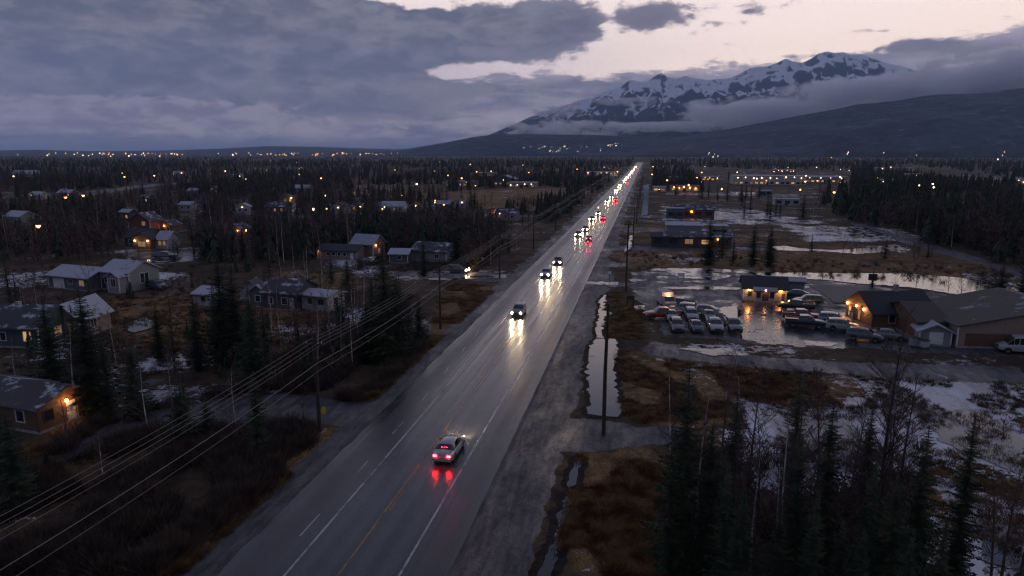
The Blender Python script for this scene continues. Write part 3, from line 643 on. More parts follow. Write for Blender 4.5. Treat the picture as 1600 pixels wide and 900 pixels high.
# left of the highway, near to far
house('brown cabin with one lit wall lamp by its pale door, at the left edge', 'cabin', 62, 679, ang((62, 679), (130, 652)),
      [(0, 6.2, 0, 10.5, 2.5, 'y', 1.2, 'brown', 'half'), (-1.5, 2.2, 10.5, 17, 2.4, 'x', .9, 'brown', 'half')],
      [(0, 'W', 2.2, 1.0, 1.0, 1.1, None), (0, 'S', 1.1, 1.0, .9, 1.0, None, 'dtrim'), (0, 'S', 5.3, 1.0, .8, .9, None, 'dtrim')], [(0, 'S', 3.4, 'trim')], [(0, 'S', 2.9, 2.35, 42)])
house('green house with a single yellow lit window, behind big spruces at left', 'house', 62, 545, rad(4), [(-10, 0, 0, 8, 2.9, 'x', 2.1, 'green', 'half')],
      [(0, 'S', -1.6, 1.0, 1.1, 1.3, 'lit'), (0, 'S', -5.6, 1.0, 1.6, 1.1, None), (0, 'E', 3.5, 1.0, 1.2, 1.2, 'litdim')], [(0, 'S', -8, 'dtrim')], chim=(-6, 4, 5))
house('tan house with a steep white snowy roof between two spruces', 'house', 80, 530, rad(8), [(0, 4.4, 0, 7, 2.8, 'y', 2.2, 'tan', 'snow')], [(0, 'S', 1.2, 1.1, .9, 1.2, None), (0, 'S', 3.2, 1.1, .8, 1.2, 'litdim'), (0, 'E', 3, 1.1, 1.2, 1.2, None)])
house('large blue grey house with snow covered roofs and a lower garage wing', 'house', 160, 452, rad(-10),
      [(0, 7.2, 0, 7, 3.6, 'x', 1.7, 'grey', 'snow'), (-11, -.3, -2.6, 4.4, 2.6, 'x', 1.4, 'blue', 'snow'), (4.2, 7.0, -2.0, -.02, 3.2, 'y', .8, 'grey', 'snow')],
      [(0, 'S', 1.6, 1.4, 1.3, 1.5, None), (0, 'S', 2.9, 1.3, .9, 1.5, None), (2, 'S', 5.6, 1.2, 1.1, 1.5, None), (0, 'E', 3.5, 1.3, 1.9, 1.8, None), (1, 'S', -5, 1.2, 1.1, .9, None), (1, 'S', -2, 1.0, 1.2, 1.0, 'litdim')], [(1, 'S', -8.2, 'trim', 3.0, 2.1), (0, 'S', .6, 'dtrim')], chim=(3, 4, 5.2))
house('house with two yellow lamps glowing under its timber porch gable', 'house', 231, 389, rad(2),
      [(-7.8, 0, 1.5, 7.5, 3.0, 'x', 2.0, 'dark', 'shingle'), (-2.5, 2.6, -2.2, 1.48, 2.9, 'y', 1.7, 'log', 'shingle'), (2.62, 6, 0, 5.6, 2.7, 'x', 1.9, 'white', 'snow')],
      [(1, 'S', 0, .9, 2.2, 1.4, 'litdim', 'dtrim'), (2, 'S', 3.8, 1.1, .9, 1.2, 'litdim'), (2, 'S', 5.1, 1.1, .8, 1.2, 'litdim'), (0, 'S', -6, 1.1, 1.4, 1.1, None)], [(1, 'S', -1.9, 'dtrim', .8, 2)], [(1, 'S', -1.9, 2.55, 38, .17, 'bulbw', (1, .66, .25)), (1, 'S', 1.9, 2.55, 38, .17, 'bulbw', (1, .66, .25))])
house('tall red brown house behind the lamp lit porch', 'house', 219, 368, rad(8), [(-3.5, 3.5, 0, 8, 4.6, 'y', 2.4, 'red', 'half')], [(0, 'S', -1.4, 1.2, 1, 1.2, None), (0, 'S', 1.5, 3.2, 1, 1.2, 'litdim')])
house('small cabin with an orange gable light, between bare birches', 'cabin', 258, 365, rad(5), [(-2.5, 2.5, 0, 6, 2.6, 'y', 1.5, 'log', 'half')], [(0, 'S', 1.2, 1, .8, 1, None)], [(0, 'S', -.6, 'dtrim')], [(0, 'S', 0, 2.5, 16, .13)])
house('little wooden cabin with two orange door lights deep in birches', 'cabin', 366, 372, rad(3), [(-2.8, 2.8, 0, 6, 2.6, 'y', 1.6, 'log', 'half')], [(0, 'S', -1.4, 1, .8, 1, None)], [(0, 'S', 0, 'dtrim')], [(0, 'S', 1.4, 2.3, 14, .13), (0, 'E', 2, 2.2, 0, .12)])
house('pale blue shed with one dark window, left of the dense spruces', 'shed', 330, 480, rad(-6), [(-3.4, 0, 0, 5, 2.2, 'x', .8, 'white', 'snow')], [(0, 'S', -1.5, 1.0, .7, .7, None, 'dtrim')])
house('dark blue house with white framed window beside the white mobile home', 'house', 462, 486, rad(-4), [(-6, 0, 0, 7, 3.0, 'x', 1.7, 'dark', 'half'), (-9.5, -6.02, 1, 6, 2.6, 'y', 1.2, 'blue', 'snow')],
      [(0, 'S', -2, 1.0, 1.0, 1.1, None), (0, 'S', -4.6, 1.0, .7, 1.1, None), (1, 'S', -7.8, 1, .9, 1, None)], [(0, 'S', -.7, 'trim')])
house('long white mobile home with small dark windows and snowy roof', 'mobile home', 512, 488, rad(-14), [(-5.2, 0, 0, 4.5, 2.6, 'x', .5, 'white', 'snow')],
      [(0, 'S', -1.3, 1.2, 1.1, .7, None, 'dtrim'), (0, 'S', -3.6, 1.2, .7, .8, None, 'dtrim'), (0, 'E', 2.2, 1.1, .8, .9, None, 'dtrim')], [(0, 'S', -2.5, 'grey')])
house('small white gabled shed poking up behind the dark blue house', 'shed', 395, 470, rad(15), [(-2, 1.2, 0, 4, 2.2, 'y', 1.2, 'white', 'half')], [(0, 'S', -.4, 1, .6, .6, None, 'dtrim')])
house('long low rose coloured house with a row of windows', 'house', 557, 407, rad(-3), [(-10.4, 0, 0, 6, 2.3, 'x', 1.1, 'pink', 'shingle')], [(0, 'S', -3.1 - k * 1.5, 1.0, .8, .8, None) for k in range(4)], [(0, 'S', -1.2, 'trim')], [(0, 'S', -10.1, 2.2, 5, .1)])
house('steep roofed rose house with a tall gable wall beside its blue roof', 'house', 583, 403, rad(-12), [(-6.5, 0, 0, 5.5, 3.4, 'x', 2.0, 'pink', 'palemetal')], [(0, 'E', 2.7, 1, .8, 1, 'litdim'), (0, 'S', -3, 1, 1, 1, None)], (), [(0, 'E', 1.2, 3.0, 5, .1)])
house('grey blue house with snowy yard near the side road junction', 'house', 697, 411, rad(-8), [(-9, 0, 0, 7, 2.7, 'x', 1.6, 'grey', 'half')], [(0, 'S', -2.5, 1, 1.1, 1, None), (0, 'S', -6, 1, 1.1, 1, None), (0, 'E', 3, 1, 1, 1, None)])
house('pale blue outbuilding left of the grey blue house', 'shed', 637, 412, rad(4), [(-4.4, 0, 0, 5, 2.3, 'x', .9, 'blue', 'snow')], [(0, 'S', -2, 1, 1, .8, None)])
# the far row of houses, left of the highway
far = [(380, 334, 5, 'white', 'snow', 'y', 'white gabled house in snow at the left end of the far row'), (430, 334, 9, 'dark', 'half', 'x', 'dark roofed long house with a glowing white gable end'),
       (527, 334, 7, 'white', 'shingle', 'y', 'white house with steep dark gable behind a spruce pair'), (558, 331, 5, 'tan', 'half', 'x', 'tan bungalow with warm window just right of the white gable'), (612, 333, 10, 'white', 'snow', 'x', 'long white snow roofed house at the middle of the far row'),
       (647, 330, 5, 'tan', 'shingle', 'y', 'narrow tan house with an orange door lamp'), (691, 329, 7, 'dark', 'palemetal', 'x', 'dark house with pale metal roof near the open field'), (718, 326, 5, 'white', 'half', 'y', 'bright white gable facing the field edge'),
       (790, 345, 8, 'grey', 'half', 'x', 'grey house with lit windows close to the wires'), (770, 341, 5, 'tan', 'half', 'y', 'small yellow lit house left of the grey one'), (560, 306, 8, 'white', 'half', 'x', 'white hall with orange lit entrance beyond the spruces'),
       (470, 300, 10, 'grey', 'snow', 'x', 'grey low block with snow roof far behind the pines'), (100, 309, 9, 'blue', 'snow', 'x', 'blue house beside two sodium lamps at left'), (55, 312, 8, 'white', 'snow', 'x', 'white snow roofed house leftmost in the far woods'),
       (300, 305, 7, 'grey', 'snow', 'x', 'grey house with bright snow roof right of the lamp lit road'), (225, 318, 6, 'dark', 'half', 'x', 'small dark house with a greenish porch light'), (335, 303, 6, 'red', 'half', 'y', 'red gabled house among spruces below the far field'),
       (275, 276, 14, 'white', 'snow', 'x', 'white barn at the end of the lamp lit road'), (35, 278, 24, 'metal', 'palemetal', 'x', 'long pale warehouse far off at the left edge'), (368, 281, 12, 'white', 'snow', 'x', 'pale hall right of the lit road end'),
       (195, 345, 5, 'dark', 'snow', 'x', 'tiny snow roofed cabin buried in birches'), (20, 352, 9, 'grey', 'snow', 'x', 'low snowy shed at the left frame edge'), (450, 318, 5, 'tan', 'half', 'y', 'tan gabled house with orange glow under trees'), (290, 330, 6, 'white', 'snow', 'x', 'white bungalow behind the tall paired spruces')]
def far_house(x, y, w, wm, rm, ax, lab, cat='house', lamp=None, d=None, hh=None):
    r = random.Random(int(x * 7 + y)); d = d or w * .7; h = hh or r.uniform(2.7, 3.4)
    ws = [(0, 'S', -w / 2 + w * (k + .5) / max(2, int(w / 2.4)), 1.1, .9, 1.1, r.choice([None, 'litdim', None, None, 'lit'])) for k in range(max(2, int(w / 2.4)))]
    house(lab, cat, x, y, rad(r.uniform(-14, 14)), [(-w / 2, w / 2, 0, d, h, ax, (w if ax == 'y' else d) * .26, wm, rm)], ws, (), [(0, 'S', r.uniform(-.4, .4) * w, h - .3, 0, .16, r.choice(['bulb', 'bulbw']))] if (lamp if lamp is not None else r.random() < .6) else (), foot=False)
for a_ in far: far_house(*a_)
# roadside commerce and the far right side
def block(x, y, w, d, h, wm, rm, lab, nl=4, z=3.0, cat='building', rz=0.0, ax='flat', rise=0, lit=True, bulb='bulbw', name='commercial_building', lr=.2):
    r = random.Random(int(x + y)); n = max(2, int(w / 4))
    ws = [(0, 'S', -w / 2 + w * (k + .5) / n, 1.0, w / n * .55, 1.3, ('lit' if r.random() < .5 else 'litdim') if lit and r.random() < .7 else None, 'dtrim') for k in range(n)]
    ls = [(0, 'S', -w / 2 + w * (k + .5) / nl + r.uniform(-.8, .8), h - .5 - r.uniform(0, 1.2), 0, lr * r.uniform(.6, 1.3), bulb) for k in range(nl)]
    return house(lab, cat, x, y, rz, [(-w / 2, w / 2, 0, d, h, ax, rise, wm, rm)], ws, [(0, 'S', -w / 2 + w * .47, 'dtrim', 1.6, 2.2)], ls, foot=False, name=name)
block(718, 292, 22, 14, 4, 'metal', 'palemetal', 'low metal workshop beyond the field with one bright lamp', 2)
block(787, 290, 18, 16, 5, 'blue', 'palemetal', 'pale roofed hall with peaked roof beyond the field', 1, ax='y', rise=3)
block(815, 294, 20, 14, 4, 'grey', 'snow', 'grey depot with a row of amber lamps near the highway wires', 4)
block(755, 277, 26, 16, 4.5, 'white', 'snow', 'pale block with snow roof behind the field workshops', 2)
block(940, 276, 34, 22, 5, 'white', 'snow', 'long lit store front left of the distant highway lights', 7)
block(905, 281, 16, 12, 4, 'tan', 'half', 'tan shop with amber windows left of the lit store front', 2)
block(1070, 300, 19, 10, 4, 'tan', 'half', 'roadside diner with orange glowing windows', 5, bulb='bulb')
block(1030, 300, 9, 8, 3.4, 'white', 'snow', 'small white kiosk building left of the orange diner', 1)
block(1082, 340, 17, 8, 3.4, 'red', 'half', 'red brown roadside house with one strong orange lamp', 1, bulb='bulb', lit=False, ax='x', rise=1.4)
block(1055, 341, 7, 7, 3.8, 'blue', 'palemetal', 'pale metal shed attached left of the red brown roadside house', 0, lit=False)
block(1068, 379, 10, 9, 5.0, 'metal', 'snow', 'pale ribbed metal workshop with bright flat snow roof', 0, lit=False, ax='x', rise=.6)
block(1090, 387, 18, 7, 3.0, 'brown', 'half', 'low dark brown building in front of the ribbed workshop', 2, lit=True, ax='x', rise=.9, bulb='bulb', lr=.1)
block(1040, 386, 8, 6, 2.8, 'dark', 'shingle', 'small dark lean to left of the ribbed workshop', 0, lit=False, ax='x', rise=.8)
block(1124, 371, 5, 5, 3.4, 'grey', 'snow', 'tiny grey tank house right of the ribbed workshop', 0, lit=False)
block(1202, 289, 56, 30, 7, 'white', 'palemetal', 'wide bright supermarket front with a long line of lamps', 9, lr=.24)
block(1225, 280, 22, 16, 9, 'pink', 'snow', 'rose coloured upper hall with a string of pink lights', 6, bulb='bulbw')
block(1290, 286, 34, 22, 5, 'grey', 'snow', 'grey store right of the supermarket', 4)
block(1395, 292, 30, 22, 5, 'metal', 'palemetal', 'low pale warehouse with one lamp at its corner', 2)
block(1430, 282, 14, 12, 6, 'white', 'snow', 'white two storey block behind the pale warehouse', 1)
block(1540, 291, 36, 20, 5, 'grey', 'snow', 'long grey warehouse at the far right', 2)
block(1590, 287, 14, 12, 4, 'white', 'snow', 'white shed at the far right edge', 1)
block(1400, 268, 46, 24, 5, 'white', 'snow', 'long pale hall far beyond the right woods', 2)
block(1065, 284, 26, 14, 4, 'grey', 'snow', 'grey flat shop right of the distant highway', 3)
block(1110, 283, 16, 12, 4, 'tan', 'snow', 'tan flat shop right of the grey flat shop', 3)
block(860, 268, 20, 12, 4, 'grey', 'half', 'grey shop among dark pines left of the highway', 3)
block(1230, 321, 12, 8, 3, 'white', 'snow', 'white snow roofed shed among spruces below the supermarket', 0, lit=False)
block(1195, 306, 9, 7, 3, 'grey', 'snow', 'small grey shed with snow roof below the supermarket', 0, lit=False)
# parking-lot office
o = house('small white office with dark gable roof and three orange lamps', 'office', 1194, 471, rad(-3),
      [(-3.6, 3.6, 0, 5.2, 2.45, 'x', 1.5, 'white', 'shingle'), (-1.6, 1.6, -.7, -.02, 2.2, 'x', .25, 'white', 'palemetal')],
      [(1, 'S', -1.05, .8, .55, 1.0, None, 'dtrim'), (1, 'S', 1.15, .8, .55, 1.0, None, 'dtrim'), (0, 'S', -2.5, .9, .5, .8, None, 'dtrim'), (0, 'W', 2.6, 1, .8, .9, None)], [(1, 'S', .05, 'dtrim', 1.1, 1.95), (0, 'S', 3.1, 'brown', .5, 1.4)],
      [(0, 'S', -2.65, 2.1, 20, .20), (1, 'S', .05, 2.08, 12, .16), (0, 'S', 2.65, 2.1, 20, .20)])
# lodge with lit porch
house('log lodge with dark roof, blue gable and three amber porch lamps', 'lodge', 1362, 514, rad(14),
      [(0, 9.5, 0, 7.6, 2.5, 'x', 2.4, 'log', 'shingle')],
      [(0, 'S', 3.0, .9, 1.0, 1.2, None), (0, 'S', 6.6, .9, 1.1, 1.3, None), (0, 'S', 8.6, .9, .7, 1.0, None, 'dtrim'), (0, 'W', 3.6, .6, .8, 1.5, 'litdim', 'dtrim'), (0, 'W', 6.3, .6, .8, 1.5, 'lit', 'dtrim')], [(0, 'W', 5.0, 'dtrim')],
      [(0, 'W', 2.2, 2.5, 34, .16), (0, 'W', 4.3, 2.6, 24, .13), (0, 'W', 6.9, 2.5, 34, .16)], chim=(5.5, 3.8, 5.5))
house('small pale garden shed with double door between lodge and hall', 'shed', 1460, 540, rad(-6), [(-1.9, 1.9, 0, 3.2, 2.0, 'y', .9, 'grey', 'palemetal')], (), [(0, 'S', .1, 'trim', 1.7, 1.75)])
house('wide brown hall with low dark roof and white base strip', 'hall', 1494, 543, rad(5),
      [(0, 25, 0, 14, 3.0, 'y', 2.6, 'tan', 'hallroof'), (-3.8, -.02, 3, 14, 2.8, 'x', 1.6, 'brown', 'broof')], [(1, 'S', -1.8, 1, .8, .9, None, 'dtrim')], [(0, 'S', 8, 'brown', 14, 1.9), (0, 'S', 19.5, 'brown', 6.5, 1.9)])
house('little pump house with pale roof behind the lot, near the pond', 'shed', 1226, 455, rad(-5), [(-3.4, 3.4, 0, 3.5, 2.0, 'x', .4, 'metal', 'palemetal')], [(0, 'S', 0, .8, 1, .7, None)])
blob('parking_pad', [(1263, 446), (1300, 446), (1350, 450), (1372, 464), (1352, 473), (1302, 472), (1290, 462)], mat('new_asphalt', (.020, .021, .025), .6, vary=.2, vscale=.8), z=.072, jit=.02, seed=99)
stripes_w = [W(1303, 473.5), W(1352, 474.5)]
MB().tube([(stripes_w[0].x, stripes_w[0].y, .12), (stripes_w[1].x, stripes_w[1].y, .12)], .12, 6).build('kerb', M['conc'])['kind'] = 'structure'
# ------------------------------------------------------------------ utility poles, wires, lamps, signs
def utility_pole(label, x, y, h, arms, group, dx=0):
    root = empty('utility_pole', (x, y, 0)); tag(root, label, 'utility pole', group)
    MB().tube([(0, 0, -.3), (0, 0, h * .5), (dx, 0, h)], [.20, .17, .13], 8).build('pole', M['wood'], root)
    for (z, w, off) in arms:
        a = MB().box(off - w / 2, off + w / 2, -.06, .06, z - .07, z + .07).build('crossarm', M['wood'], root)
        MB().tube([(0, 0, z - .7), (off + w * .3, 0, z - .05)], .025, 4).build('brace', M['steel'], root)
        for k in (-1, 0, 1):
            MB().tube([(off + k * w * .45, 0, z + .07), (off + k * w * .45, 0, z + .16), (off + k * w * .45, 0, z + .3)], [.03, .06, .03], 6).build('insulator', M['insul'], a)
    return root
M['insul'] = mat('porcelain', (.35, .33, .32), .3); M['wire'] = mat('aluminium_wire', (.20, .18, .17), .45, metal=.5)
LX = -29.6; LY = [18, 57.3, 97, 140, 185, 232, 280, 330, 382, 436, 492, 550, 610, 680, 760, 850]
words = ['third', 'fourth', 'fifth', 'sixth', 'seventh']
for i, y in enumerate(LY[1:]):
    lab = {0: 'near wooden pole with crossarm and transformer bracket, by the yellow sign', 1: 'second wooden pole left of the highway, past the dense spruces', 2: 'wooden pole just beyond the snowy side road junction'}.get(i, 'distant wooden pole carrying the wires left of the highway')
    utility_pole(lab, LX, y, 9.6, [(8.55, 1.7, -.1)], 'wooden poles along the left side of the highway')
def wire(name_lab, off, z, ys, x0, sag, r, group):
    mb = MB(); pts = []
    for a, b_ in zip(ys[:-1], ys[1:]):
        n = 14 if a < 300 else 6
        for k in range(n): u = k / n; pts.append((x0 + off, a + (b_ - a) * u, z - sag * 4 * u * (1 - u) * ((b_ - a) / 45) ** 1.5))
    pts.append((x0 + off, ys[-1], z)); mb.tube(pts, [r * (1 + max(0, p[1] - 120) / 600) for p in pts], 4, cap=False)
    tag(mb.build('power_line', M['wire']), name_lab, 'power line', group)
WY = [-22] + LY
GL = 'wires strung along the left poles'
wire('outermost left upper wire on the crossarms', -.75, 8.85, WY, LX, .50, .016, GL); wire('middle upper wire on the crossarms', -.15, 8.85, WY, LX, .56, .016, GL); wire('inner upper wire on the crossarms, nearest the highway', .55, 8.85, WY, LX, .48, .016, GL)
wire('slack secondary wire just below the crossarms', .12, 8.25, WY, LX, .55, .014, GL); wire('thicker lower cable well below the crossarms', .2, 6.8, WY, LX, .5, .024, GL); wire('lowest thin cable nearest the highway', .35, 6.1, WY, LX, .45, .015, GL)
RX = -3.1; RY = [61.5, 131, 196, 262, 330, 400, 480, 570, 680]
rl = ['tall leaning wooden pole beside the long ditch puddle', 'tall wooden pole at the corner of the parking lot', 'wooden pole by the dark brown roadside building']
for i, y in enumerate(RY): utility_pole(rl[i] if i < 3 else 'distant wooden pole right of the highway', RX, y, 12.6 if i == 0 else 13.6 if i == 1 else 11, [] if i == 0 else [(10.4 if i > 1 else 12.8, 1.8, 0)], 'wooden poles along the right side of the highway', .12)
wire('single dark wire along the right hand poles', .06, 10.8, RY[1:], RX, .8, .012, 'wires strung along the right poles')

def street_lamp(label, px, py, h, bulb='bulb', r=.38, group='street lamps glowing across the valley', arm=1.0, cat='street lamp'):
    c = W(px, py); root = empty('street_lamp', (c.x, c.y, 0), random.Random(int(px)).uniform(-2, 2)); tag(root, label, cat, group)
    MB().tube([(0, 0, 0), (0, 0, h - .5), (arm * .4, 0, h), (arm, 0, h + .05)], [.12, .08, .06, .05], 5).build('pole', M['steel'], root)
    hd = MB().tube([(arm, 0, h + .12), (arm, 0, h + .02)], [r * .5, r * 1.05], 7).build('lamp_hood', M['steel'], root)
    MB().tube([(arm, 0, h), (arm, 0, h - r * .5), (arm, 0, h - r * 1.2)], [r, r * .95, r * .4], 8).build('lamp_glass', M[bulb], root); return root
M['sod'] = mat('sodium_lamp', (1, .6, .3), .4, emit=(1, .40, .10), es=10); M['sodw'] = mat('white_lamp', (1, .8, .6), .4, emit=(1, .62, .35), es=10); M['cool'] = mat('cool_lamp', (1, .9, .8), .4, emit=(1, .80, .62), es=9)
def topbase(px, py, h):   # base row for a lamp whose head shows at py
    lo, hi = 238.5, 900
    for _ in range(40):
        m_ = (lo + hi) / 2; c = W(px, m_)
        if topx(c.x, c.y, h)[1] < py: lo = m_
        else: hi = m_
    return (lo + hi) / 2
named = [(198, 276, 'left sodium lamp of the three on the far snowy road'), (242, 274, 'middle sodium lamp of the three on the far snowy road'), (283, 270, 'right sodium lamp of the three on the far snowy road'), (22, 275, 'bright sodium lamp before the long pale warehouse'),
         (130, 305, 'amber lamp right of the blue house at left'), (104, 308, 'amber lamp left of its neighbour at the blue house'), (61, 352, 'lone orange lamp deep in the left birch wood'), (503, 278, 'bright orange lamp above the pines before the tan field'),
         (1377, 303, 'big orange lamp in front of the right hand spruce wood'), (652, 287, 'pale lamp on the low metal workshop yard'), (720, 278, 'amber lamp above the peaked hall'), (352, 267, 'lamp right of the white barn'), (964, 268, 'bright lamp on the left verge of the distant highway'),
         (1020, 260, 'upper amber lamp right of the distant highway'), (1019, 272, 'lower amber lamp right of the distant highway'), (902, 264, 'lamp above the dark pines left of the lit store'), (1256, 274, 'tall white lamp over the supermarket lot'), (1309, 276, 'tall white lamp right of the supermarket'),
         (1308, 285, 'low white lamp before the grey store'), (1254, 283, 'low white lamp before the supermarket'), (1367, 287, 'corner lamp beside the pale warehouse'), (1433, 289, 'lamp right of the pale warehouse'), (1454, 287, 'lamp before the white two storey block'), (1087, 277, 'bright white lamp behind the orange diner'),
         (1094, 269, 'amber lamp over the far shops'), (1040, 281, 'amber lamp at the grey flat shop'), (744, 268, 'orange lamp in the far pines beyond the fields'), (768, 267, 'twin lamp right of the orange pine lamp'), (1301, 300, 'small amber lamp under the spruces'), (1378, 263, 'lamp left of the long pale hall'), (1596, 284, 'white lamp at the right frame edge')]
for x, y, lab in named: h = 8; street_lamp(lab, x, topbase(x, y, h), h, 'sodw' if 'white' in lab or 'pale' in lab else 'sod', .5)
rg = random.Random(12)
lampm = []
def dot_mesh(m, r, h=7):
    mb = MB().tube([(0, 0, 0), (0, 0, h)], .1, 4); n = len(mb.f); mb.tube([(0, 0, h), (0, 0, h + r), (0, 0, h + 2 * r)], [r * .5, r, r * .4], 6)
    return mesh('yard_lamp', mb.v, mb.f, [M['steel'], M[m]], [0] * n + [1] * (len(mb.f) - n))
dots = {k: dot_mesh(k, .55) for k in ('sod', 'sodw', 'cool')}; dotsf = {k: dot_mesh(k, 1.7, 12) for k in ('sod', 'sodw', 'cool')}
def yard(px, py, k, far_, lab, grp, h=7, s=1.0):
    b_ = topbase(px, py, h * s); c = W(px, b_); o = link('yard_lamp', (dotsf if far_ else dots)[k], None, (c.x, c.y, 0)); o.scale = (s, s, s); tag(o, lab, 'yard lamp', grp)
for k in range(60):       # scattered lights left
    px = rg.choice([rg.uniform(0, 700), rg.uniform(280, 960)]); py = rg.uniform(250, 282) if rg.random() < .75 else rg.uniform(290, 332)
    yard(px, py, rg.choice(['sod', 'sod', 'sodw']), False, 'small amber yard lamp in the woods left of the highway', 'yard lamps left of the highway', 7, rg.choice([.2, .3, .45, .7]))
for k in range(34):
    px = rg.uniform(1025, 1600); py = rg.uniform(249, 275) if rg.random() < .8 else rg.uniform(275, 300)
    yard(px, py, rg.choice(['sod', 'sodw', 'sodw']), False, 'small yard lamp on the plain right of the highway', 'yard lamps right of the highway', 7, rg.choice([.22, .3, .45, .75]))
for k in range(95):       # the town on the left horizon, about 3 km off
    px = rg.choice([rg.gauss(200, 60), rg.uniform(0, 640), rg.uniform(340, 640), rg.gauss(480, 70)]); a_, _ = azel(px, 240); r_ = rg.uniform(2300, 4200)
    o = link('town_lamp', dotsf[rg.choice(['sod', 'sodw', 'cool', 'sod'])], None, (math.sin(a_) * r_, math.cos(a_) * r_, rg.uniform(0, 10))); s = rg.choice([.12, .2, .28, .42]) * rg.uniform(.7, 1.2) * r_ / 2600; o.scale = (s, s, 1); tag(o, 'town light twinkling along the left horizon under the clouds', 'town light', 'lights of the town on the left horizon')
for k in range(34):       # houses on the foot of the mountain
    px = rg.choice([rg.gauss(870, 30), rg.gauss(955, 14), rg.uniform(810, 990)]); py = rg.uniform(228, 238) if px < 940 else rg.uniform(224, 232); a_, e_ = azel(px, py); r_ = 4050
    o = link('hillside_lamp', dotsf['cool'], None, (math.sin(a_) * r_, math.cos(a_) * r_, CH + r_ * math.tan(e_) - 12)); s = rg.uniform(.15, .4); o.scale = (s, s, 1); tag(o, 'pale house light low on the mountain foot left of centre', 'house light', 'house lights at the foot of the mountain')
for k in range(16):
    px = rg.choice([rg.gauss(1315, 12), rg.gauss(1113, 8), rg.uniform(1180, 1600)]); py = rg.uniform(238, 250); a_, e_ = azel(px, 250); r_ = rg.uniform(2000, 3300)
    z = CH + r_ * math.tan(azel(px, py)[1]) - 12
    o = link('hillside_lamp', dotsf[rg.choice(['sod', 'cool'])], None, (math.sin(a_) * r_, math.cos(a_) * r_, z)); s = rg.uniform(.15, .4); o.scale = (s, s, 1); tag(o, 'house light on the rising ground below the dark foothill', 'house light', 'house lights below the dark foothill')
# signs
M['ysign'] = mat('yellow_sign_paint', (.60, .42, .06), .5, vary=.1); M['dsign'] = mat('dark_board', (.03, .028, .026), .7)
c = W(507, 664); r_ = empty('road_sign', (c.x, c.y, 0), rad(12)); tag(r_, 'oval yellow warning sign on a thin post by the left side road', 'road sign')
MB().tube([(0, 0, 0), (0, 0, 1.9)], .04, 6).build('post', M['steel'], r_)
mb = MB(); pts = [(.24 * math.cos(a_), -.05, 1.5 + .40 * math.sin(a_)) for a_ in [2 * math.pi * k / 20 for k in range(20)]]; bk = [(x, -.075, z) for x, _, z in pts]
mb.face(pts); mb.face(bk[::-1]); [mb.face([pts[k], bk[k], bk[(k + 1) % 20], pts[(k + 1) % 20]]) for k in range(20)]; mb.build('sign_plate', M['ysign'], r_)
def board(label, px, py, w, h, z, m, cat='sign', name='sign_board', posts=(-.4, .4)):
    c = W(px, py); r_ = empty(name, (c.x, c.y, 0), 0); tag(r_, label, cat)
    for p in posts: MB().tube([(p * w, 0, 0), (p * w, 0, z + h)], .07, 6).build('post', M['wood'], r_)
    MB().box(-w / 2, w / 2, -.16, -.08, z, z + h).build('panel', m, r_); return r_
board('dark square sign board on a single post before the pond', 1362, 448, 1.6, 1.3, 1.3, M['dsign'], posts=(0,))
board('small dark notice board at the corner of the parking lot', 985, 478, 1.3, .7, 1.1, M['dsign']); board('low white sign between the lot and the side driveway', 1064, 436, 1.4, .8, .5, M['trim'])
board('pale roadside sign near the second driveway', 952, 440, .7, .6, 1.6, M['trim'], posts=(0,))
# small lot furniture
def bin_(label, px, py, m, h=1.2):
    c = W(px, py); r_ = empty('waste_bin', (c.x, c.y, 0), .3); tag(r_, label, 'bin')
    MB().box(-.55, .55, -.45, .45, .12, h, .06).build('body', m, r_); MB().box(-.6, .6, -.5, .5, h + .003, h + .12, .08).build('lid', M['dsign'], r_)
    for s_ in (-1, 1): MB().tube([(s_ * .5, -.35, .12), (s_ * .58, -.35, .12)], .12, 10).build('wheel', M['dsign'], r_)
bin_('blue grey wheeled bin against the lodge end wall', 1428, 541, M['metal']); bin_('grey wheeled bin left of the lodge porch', 1333, 500, M['grey'], 1.4); bin_('low white electrical cabinet beside the garden shed', 1443, 543, M['white'], 1.0)
# ------------------------------------------------------------------ vehicles
def paint(name, col, metal=.3, rough=.28): return mat(name, col, rough, metal, coat=.6, vary=.06, vscale=1.5)
P_ = {'silver': paint('silver_paint', (.17, .178, .195), .5), 'white': paint('white_paint', (.30, .31, .34), 0), 'black': paint('black_paint', (.012, .012, .015), .2), 'grey': paint('grey_paint', (.10, .105, .12), .4), 'maroon': paint('maroon_paint', (.20, .018, .016), .2),
      'blue': paint('blue_paint', (.035, .06, .11), .3), 'tan': paint('tan_paint', (.25, .21, .16), .3), 'orange': paint('orange_paint', (.40, .09, .03), .2)}
G_ = mat('car_glass', (.008, .010, .013), .05, spec=.8, coat=.3); T_ = mat('tyre_rubber', (.012, .012, .013), .85); RM = mat('wheel_rim', (.30, .31, .33), .35, metal=.8); TR = mat('black_trim', (.012, .012, .013), .5)
H_on = mat('headlight_on', (1, .9, .7), .3, emit=(1, .68, .34), es=260); H_far = mat('far_headlight_on', (1, .9, .7), .3, emit=(1, .66, .34), es=100); H_off = mat('headlight_glass', (.35, .36, .38), .1, spec=.8)
T_on = mat('tail_light_on', (.5, .01, .01), .3, emit=(1, .006, .010), es=190); T_off = mat('tail_light_lens', (.22, .01, .01), .2); PLT = mat('number_plate', (.5, .5, .48), .5); AMB = mat('amber_beacon_on', (1, .5, .1), .3, emit=(1, .36, .07), es=60)
